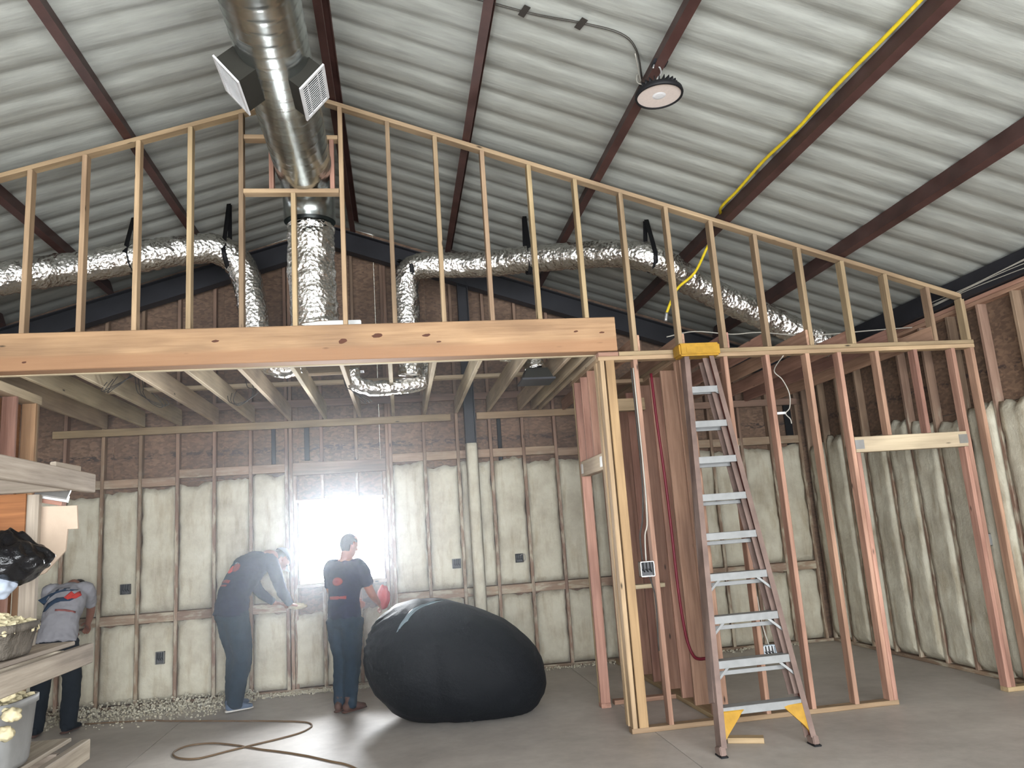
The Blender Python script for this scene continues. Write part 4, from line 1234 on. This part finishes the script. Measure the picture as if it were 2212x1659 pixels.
def limb(bm, pts, radii, side=(1, 0, 0), seg=14):
    """tapering limb through joints, subdivided so bends stay round"""
    P = smooth_path(pts, 5)
    m = len(P)
    rings = []
    for i, p in enumerate(P):
        f = i / (m - 1) * (len(pts) - 1)
        k = min(int(f), len(pts) - 2); w_ = f - k; w_ = w_ * w_ * (3 - 2 * w_)
        r = radii[k] * (1 - w_) + radii[k + 1] * w_
        t = (P[min(i + 1, m - 1)] - P[max(i - 1, 0)]).normalized()
        sd = V(side)
        if abs(sd.dot(t)) > .9: sd = V((0, 1, 0.3))
        rings.append((p, r, r, sd))
    loft(bm, rings, seg)

def head_into(bm, c, fwd, upv, s=1.0):
    f = V(fwd).normalized(); u = V(upv); u = (u - f * u.dot(f)).normalized(); r = f.cross(u)
    def W(x, y, z): return V(c) + (r * x + f * y + u * z) * s
    prof = [(-.112, .030, .036, .045), (-.098, .044, .055, .035), (-.07, .055, .075, .018), (-.035, .066, .090, .004), (0, .073, .097, 0), (.035, .076, .099, -.002), (.07, .070, .092, -.005), (.095, .052, .070, -.007), (.110, .028, .038, -.008)]
    loft(bm, [(W(0, yo, z), rx * s, ry * s, r) for z, rx, ry, yo in prof], 24)
    limb(bm, [W(0, .085, .012), W(0, .108, -.022), W(0, .098, -.034)], [.010 * s, .015 * s, .012 * s], r)     # nose
    limb(bm, [W(-.03, .088, .03), W(0, .093, .028), W(.03, .088, .03)], [.010 * s, .009 * s, .010 * s], u)     # brow
    limb(bm, [W(-.022, .082, -.058), W(0, .088, -.058), W(.022, .082, -.058)], [.006 * s, .008 * s, .006 * s], u)  # mouth
    for sx in (-1, 1):
        limb(bm, [W(sx * .074, -.012, .022), W(sx * .083, -.016, .004), W(sx * .075, -.006, -.028)], [.011 * s, .014 * s, .009 * s], f)
    return W

def hand_into(bm, wrist, direc, palm_n, side, curl=.5, s=1.0):
    """palm and five fingers; side = direction of the thumb"""
    d = V(direc).normalized(); n = V(palm_n); n = (n - d * n.dot(d)).normalized(); t = V(side); t = (t - d * t.dot(d) - n * t.dot(n)).normalized()
    w0 = V(wrist)
    loft(bm, [(w0, .026 * s, .019 * s, t), (w0 + d * .03 * s, .034 * s, .017 * s, t), (w0 + d * .065 * s, .041 * s, .015 * s, t), (w0 + d * .088 * s, .039 * s, .012 * s, t)], 16)
    for k, L in enumerate((.072, .082, .076, .06)):
        o = w0 + d * (.084 * s) + t * ((.030 - .020 * k) * s)
        pts = [o - d * .015]
        a = 0
        for q, part in enumerate((.45, .32, .23)):
            a += curl * (.7 if q == 0 else 1)
            pts.append(pts[-1] + (d * math.cos(a) + n * math.sin(a)) * (L * part * s + (.015 if q == 0 else 0)))
        limb(bm, pts, [.0105 * s, .0095 * s, .009 * s, .0075 * s], t, 8)
    o = w0 + d * .025 * s + t * .028 * s
    limb(bm, [o, o + (d * .5 + t * .7 + n * .25) * .035 * s, o + (d * .8 + t * .55 + n * .5) * .068 * s], [.013 * s, .011 * s, .009 * s], n, 8)

def fuse(name, bm, mat, parent, voxel, it=4, wrinkle=0, wscale=.06, local=None):
    o = obj(name, bm, mat, parent, True, local)
    md = o.modifiers.new('fuse', 'REMESH'); md.mode = 'VOXEL'; md.voxel_size = voxel; md.use_smooth_shade = True
    md = o.modifiers.new('smooth', 'SMOOTH'); md.factor = .5; md.iterations = it
    if wrinkle:
        tx = bpy.data.textures.new('wrinkle', 'CLOUDS'); tx.noise_scale = wscale; tx.noise_depth = 2
        md = o.modifiers.new('wrinkles', 'DISPLACE'); md.texture = tx; md.strength = wrinkle; md.mid_level = .5
    return o

def person(label, loc, rz, J, look):
    """J: joints in the person's own frame (x right, y ahead, z up)"""
    t = thing('person', label, 'person', loc, rz)
    mw = WM[t]
    g = lambda k: V(J[k]); B_ = J.get('bulk', 1.0)
    pel, wai, che, nek, hed = g('pelvis'), g('waist'), g('chest'), g('neck'), g('head')
    r_ = V((1, 0, 0))
    bm = bmesh.new()
    # trunk, limbs, head and hands as one skin
    loft(bm, [(pel - (wai - pel).normalized() * .09, .13, .10, r_), (pel, .155, .115, r_), (wai, .135, .095, r_), (wai.lerp(che, .5), .145, .105, r_), (che, .165, .115, r_), (che.lerp(nek, .55), .15, .095, r_), (che.lerp(nek, .85), .085, .07, r_)], 20)
    limb(bm, [che.lerp(nek, .75), nek, hed - (hed - nek) * .3], [.066, .062, .062], r_)
    Wh = head_into(bm, hed, J['face'], J['crown'], J.get('hs', 1.0))
    for sd, sx in (('l', -1), ('r', 1)):
        limb(bm, [che.lerp(nek, .55) + r_ * sx * .08, g('sho' + sd), g('elb' + sd), g('wri' + sd)], [.06, .06, .043, .028], (0, 1, 0))
        hd = J.get('hand' + sd)
        hand_into(bm, J['wri' + sd], hd[0], hd[1], hd[2], hd[3])
        limb(bm, [pel + r_ * sx * .085 - V((0, 0, .02)), g('kne' + sd), g('ank' + sd)], [.095, .058, .042], r_)
    def tf(bm): bm.transform(mw); return bm
    body = fuse('body', tf(bm), M['skin'], t, .0065, 3)
    # eyes
    for sx in (-1, 1):
        bm = bmesh.new(); bmesh.ops.create_uvsphere(bm, u_segments=12, v_segments=8, radius=.011, matrix=Matrix.Translation(Wh(sx * .03, .082, .008)))
        obj('eye', tf(bm), M['eye'], t, True)
    # trousers
    bm = bmesh.new()
    loft(bm, [(pel.lerp(wai, .45), .148 * B_, .112 * B_, r_), (pel, .170 * B_, .128 * B_, r_), (pel - V((0, 0, .09)), .165 * B_, .125 * B_, r_)], 20)
    lr = J.get('leg', (.118, .085, .068))
    for sd, sx in (('l', -1), ('r', 1)):
        k, a = g('kne' + sd), g('ank' + sd)
        limb(bm, [pel + r_ * sx * .082 - V((0, 0, .03)), (pel + r_ * sx * .082).lerp(k, .5), k, k.lerp(a, .55), a - V((0, 0, .035))], [lr[0], (lr[0] + lr[1]) / 2 + .006, lr[1], (lr[1] + lr[2]) / 2, lr[2]], r_, 16)
    fuse('trousers', tf(bm), M[look['trousers']], t, .011, 4, .022, .07)
    # shirt with sleeves
    bm = bmesh.new()
    hem = pel.lerp(wai, J.get('hem', -.15))
    loft(bm, [(hem, .178 * B_, .135 * B_, r_), (pel.lerp(wai, .6), .168 * B_, .128 * B_, r_), (wai, .162 * B_, .122 * B_, r_), (wai.lerp(che, .5), .172 * B_, .128 * B_, r_), (che, .185 * B_, .135 * B_, r_), (che.lerp(nek, .5), .165 * B_, .112 * B_, r_), (che.lerp(nek, .78), .095, .08, r_)], 22)
    for sd, sx in (('l', -1), ('r', 1)):
        s_, e_, w_ = g('sho' + sd), g('elb' + sd), g('wri' + sd)
        pts = [che.lerp(nek, .5) + r_ * sx * .07, s_, s_.lerp(e_, .75)]
        rr = [.072, .072, .068]
        if look['sleeve'] == 'long': pts = pts[:2] + [e_, e_.lerp(w_, .9)]; rr = [.08, .076, .060, .044]
        limb(bm, pts, rr, (0, 1, 0), 16)
    shirt = fuse('shirt', tf(bm), M[look['shirt']], t, .011, 4, .02, .06)
    # shoes
    for sd, sx in (('l', -1), ('r', 1)):
        a = g('ank' + sd); td = V(J.get('toe' + sd, (0, 1, 0))).normalized()
        bm = bmesh.new(); s2 = V((td.y, -td.x, 0))
        z0 = a.z - .075
        base = V((a.x, a.y, z0))
        loft(bm, [(base - td * .07 + V((0, 0, .045)), .034, .04, s2), (base - td * .02 + V((0, 0, .055)), .042, .05, s2), (base + td * .06 + V((0, 0, .045)), .046, .042, s2), (base + td * .13 + V((0, 0, .033)), .048, .03, s2), (base + td * .18 + V((0, 0, .028)), .036, .022, s2)], 16)
        if look['shoe'] == 'boot': loft(bm, [(base + V((0, 0, .05)), .045, .05, s2), (a + V((0, 0, .07)), .055, .058, s2)], 14)
        so = fuse('shoe', tf(bm), M[look['shoe']], t, .009, 2)
        bm = bmesh.new(); loft(bm, [(base - td * .085 + V((0, 0, .011)), .032, .011, s2), (base - td * .03 + V((0, 0, .011)), .040, .011, s2), (base + td * .10 + V((0, 0, .011)), .048, .011, s2), (base + td * .19 + V((0, 0, .011)), .032, .011, s2)], 14)
        obj('sole', tf(bm), M[look['sole']], so, True)
    # hair: a shell over the back and crown of the head
    hs = J.get('hs', 1.0)
    bm = bmesh.new()
    bmesh.ops.create_uvsphere(bm, u_segments=28, v_segments=18, radius=1)
    bad = [v_ for v_ in bm.verts if v_.co.z < (-.80 if v_.co.y < -.25 else -.25 if v_.co.y < .2 else .05) or (v_.co.y > .55 and v_.co.z < .5)]
    bmesh.ops.delete(bm, geom=bad, context='VERTS')
    for v_ in bm.verts:
        q = v_.co; k_ = 1 + .02 * noise.noise(q * 9)
        v_.co = Wh(q.x * .0815 * k_, q.y * .104 * k_ - .006, .012 + q.z * .108 * k_)
    o = obj('hair', tf(bm), M['hair'], t, True)
    md = o.modifiers.new('thickness', 'SOLIDIFY'); md.thickness = .006
    if look.get('cap'):
        bm = bmesh.new(); bmesh.ops.create_uvsphere(bm, u_segments=28, v_segments=18, radius=1)
        bmesh.ops.delete(bm, geom=[v_ for v_ in bm.verts if v_.co.z < .12], context='VERTS')
        for v_ in bm.verts: q = v_.co; v_.co = Wh(q.x * .088, q.y * .112 - .004, .018 + q.z * .108)
        cp = obj('cap', tf(bm), M['cap'], t, True)
        md = cp.modifiers.new('thickness', 'SOLIDIFY'); md.thickness = .004; md.offset = 1
        bm = bmesh.new(); bmesh.ops.create_grid(bm, x_segments=12, y_segments=6, size=.5)
        for v_ in bm.verts:
            x, y = v_.co.x, v_.co.y + .5
            v_.co = Wh(x * .15 * (1 - .25 * y * y), .085 + .085 * y * (1 - 1.2 * x * x) + .0 - .10 * x * x, .032 - .02 * y - .10 * x * x)
        br = obj('cap_brim', tf(bm), M['capbrim'], cp, True)
        md = br.modifiers.new('thickness', 'SOLIDIFY'); md.thickness = .005
    # flat prints on the back of the shirt, laid on the cloth
    if look.get('prints'):
        bpy.context.view_layer.update()
        dg = bpy.context.evaluated_depsgraph_get()
        es = shirt.evaluated_get(dg)
        inv = shirt.matrix_world.inverted()
        ax = (nek - pel).normalized()
        back = r_.cross(ax); back = back if back.y < 0 else -back
        for nm, m_, shapes in look['prints']:
            bm = bmesh.new()
            for poly in shapes:
                # fan of small triangles, each vertex dropped on to the shirt
                cx_ = sum(p[0] for p in poly) / len(poly); cz_ = sum(p[1] for p in poly) / len(poly)
                rows = []
                for f in (0.02, .35, .7, 1.0):
                    rows.append([(cx_ + (px - cx_) * f, cz_ + (pz - cz_) * f) for px, pz in poly])
                vr = []
                for row in rows:
                    q = []
                    for px, pz in row:
                        p0 = mw @ (wai + ax * pz + r_ * px + back * .5)
                        dr = (mw.to_3x3() @ (-back)).normalized()
                        hit, pos, nrm, _ = es.ray_cast(inv @ p0, inv.to_3x3() @ dr)
                        pos = shirt.matrix_world @ pos if hit else mw @ (wai + ax * pz + r_ * px + back * .13)
                        q.append(bm.verts.new(pos - dr * .004))
                    vr.append(q)
                n_ = len(poly)
                for a_, b_ in zip(vr, vr[1:]):
                    for k in range(n_): bm.faces.new((a_[k], a_[(k + 1) % n_], b_[(k + 1) % n_], b_[k]))
            o = obj(nm, bm, M[m_], shirt, True)
            md = o.modifiers.new('thickness', 'SOLIDIFY'); md.thickness = .002
    return t
M['eye'] = plain('eye', (40, 32, 28), .2, 0, 0, 5, 0)
def ell(cx_, cz_, rx, rz_, n=20, rot=0):
    return [(cx_ + rx * math.cos(a) * math.cos(rot) - rz_ * math.sin(a) * math.sin(rot), cz_ + rx * math.cos(a) * math.sin(rot) + rz_ * math.sin(a) * math.cos(rot)) for a in [2 * math.pi * k / n for k in range(n)]]
def bar(x0, x1, z0, z1): return [(x0, z0), ((x0 + x1) / 2, z0), (x1, z0), (x1, z1), ((x0 + x1) / 2, z1), (x0, z1)]
def swoosh(cx_, cz_, s):
    top = [(-1.0, -.1), (-.7, .35), (-.1, .6), (.5, .62), (1.0, .55)]
    bot = [(.75, .35), (.3, .32), (-.2, .22), (-.55, .0), (-.75, -.2)]
    return [(cx_ + x * s, cz_ + z * s) for x, z in top + bot]

# bent worker in the cap
J1 = dict(bulk=1.22, leg=(.135, .095, .078), pelvis=(0, -.05, 1.0), waist=(0, -.02, 1.17), chest=(0, .15, 1.41), neck=(0, .39, 1.53), head=(0, .54, 1.475), face=(0, .55, -.84), crown=(0, .84, .55), hs=1.05,
          shol=(-.20, .30, 1.46), elbl=(-.25, .40, 1.17), wril=(-.16, .56, 1.0), handl=((.35, .9, -.15), (.3, -.2, -1), (.9, -.4, 0), .5),
          shor=(.20, .30, 1.46), elbr=(.27, .38, 1.16), wrir=(.17, .55, .99), handr=((-.3, .9, -.15), (-.3, -.2, -1), (-.9, -.4, 0), .5),
          knel=(-.10, .05, .52), ankl=(-.10, .02, .085), kner=(.11, .02, .52), ankr=(.11, -.08, .085), toel=(-.1, 1, 0), toer=(.2, 1, 0), hem=-.35)
look1 = dict(trousers='denim', shirt='navy', sleeve='long', shoe='shoe', sole='sole', cap=True,
             prints=[('chest_print', 'red_print', [ell(-.02, .17, .055, .045), ]), ('ring_print', 'print_dim', [ell(.05, .20, .05, .05)]), ('pale_mark', 'pale_dim', [bar(.0, .06, .235, .255)]), ('lower_print', 'print_dim', [bar(-.06, .07, .02, .055), bar(-.05, .06, -.02, .0)])])
M['print_dim'] = plain('faded_red_print', (128, 62, 60), .85, 0, .1)
M['pale_dim'] = plain('faded_pale_print', (120, 122, 128), .85, 0, .1)
person('man in navy shirt and pale-brimmed cap bent over by the back wall', (-1.75, 8.76, 0), math.radians(-50), J1, look1)

# man standing against the window
J2 = dict(pelvis=(0, 0, .90), waist=(.0, .0, 1.06), chest=(.01, .03, 1.26), neck=(.02, .04, 1.475), head=(.035, .07, 1.582), face=(.25, 1, -.25), crown=(0, .2, 1), hs=1.0,
          shol=(-.165, .03, 1.375), elbl=(-.20, .10, 1.12), wril=(-.10, .30, 1.0), handl=((.5, .85, -.2), (.6, -.5, -.4), (.2, .3, .9), .6),
          shor=(.17, .04, 1.37), elbr=(.23, .12, 1.12), wrir=(.20, .33, .98), handr=((.0, .8, -.6), (-.8, .1, -.5), (-.3, .6, .8), .7),
          knel=(-.065, .03, .48), ankl=(-.06, -.02, .085), kner=(.075, .01, .48), ankr=(.07, -.05, .085), toel=(-.15, 1, 0), toer=(.3, 1, 0), leg=(.118, .082, .060), hem=-.1)
look2 = dict(trousers='denim', shirt='navy', sleeve='short', shoe='boot', sole='boot',
             prints=[('round_print', 'print_dim', [ell(-.01, .17, .06, .04)]), ('lower_print', 'print_dim', [bar(-.10, .09, .0, .03)])])
person('man in navy tee and jeans standing against the bright window', (-.585, 8.12, 0), math.radians(-28), J2, look2)

# third man, in a grey shirt, seen from behind between rack and back wall
J3 = dict(pelvis=(0, 0, .88), waist=(0, .06, 1.04), chest=(0, .20, 1.24), neck=(0, .38, 1.37), head=(0, .52, 1.31), face=(0, .4, -.9), crown=(0, .9, .4), bulk=1.05,
          shol=(-.19, .27, 1.33), elbl=(-.20, .48, 1.10), wril=(-.12, .62, .92), handl=((.2, .8, -.5), (.6, -.3, -.6), (.9, .2, .3), .6),
          shor=(.165, .27, 1.33), elbr=(.13, .52, 1.12), wrir=(.06, .66, .95), handr=((-.2, .8, -.5), (-.6, -.3, -.6), (-.9, .2, .3), .6),
          knel=(-.14, .05, .47), ankl=(-.15, -.03, .085), kner=(.13, .06, .47), ankr=(.13, .0, .085), toel=(-.2, 1, 0), toer=(.2, 1, 0), leg=(.112, .085, .074), hem=-.25)
look3 = dict(trousers='blackcloth', shirt='grey_shirt', sleeve='short', shoe='blackcloth', sole='boot',
             prints=[('swoosh_print', 'navy_print', [swoosh(-.04, .19, .17), swoosh(-.02, .09, .14)]), ('flame_print', 'red_print', [[(.03, .17), (.08, .245), (.11, .22), (.145, .27), (.165, .23), (.13, .175), (.07, .15)]]), ('line_print', 'print_line', [bar(-.02, .15, .03, .05)])])
M['print_line'] = plain('dull_red_line', (150, 92, 88), .85, 0, .05)
person('man in grey printed shirt and black trousers seen from behind at left', (-3.36, 8.42, 0), math.radians(2), J3, look3)

# red cloth and crumpled plastic in the standing man's hands
bm = bmesh.new(); bmesh.ops.create_icosphere(bm, subdivisions=4, radius=1)
for v_ in bm.verts:
    d = v_.co.copy(); k = 1 + .16 * noise.noise(d * 2.3) + .06 * noise.noise(d * 6)
    v_.co = V((-.20 + d.x * .065 * k, 8.36 + d.y * .07 * k, 1.03 + d.z * .12 * k))
tag(obj('red_cloth', bm, M['redglove'], None, True), 'crumpled red cloth in the hands of the man at the window', 'cloth')
# bit of trimmed foam under the bent man's hands
bm = bmesh.new(); bmesh.ops.create_icosphere(bm, subdivisions=3, radius=1)
for v_ in bm.verts:
    d = v_.co.copy(); k = 1 + .3 * noise.noise(d * 2.6)
    v_.co = V((-1.16 + d.x * .10 * k, 9.10 + d.y * .07 * k, .955 + d.z * .035 * k))
tag(obj('foam_offcut', bm, M['scrap'], None, True), 'torn piece of foam held by the bent worker', 'foam')

# ================================================================ DUST IN THE AIR
bm = bmesh.new(); add_box(bm, (-.7, 7.1, 1.9), (11.7, 4.4, 3.7))
hz = bpy.data.materials.new('dust_haze'); hz.use_nodes = True; nt = hz.node_tree
nt.nodes.remove(nt.nodes['Principled BSDF'])
vs = N(nt, 'VolumeScatter'); vs.inputs['Color'].default_value = (.86, .93, 1, 1); vs.inputs['Density'].default_value = .024; vs.inputs['Anisotropy'].default_value = .74
nt.links.new(vs.outputs[0], nt.nodes['Material Output'].inputs['Volume'])
o = tag(obj('dust_haze', bm, hz), 'pale dusty haze filling the back room before the window', 'haze', None, 'stuff')
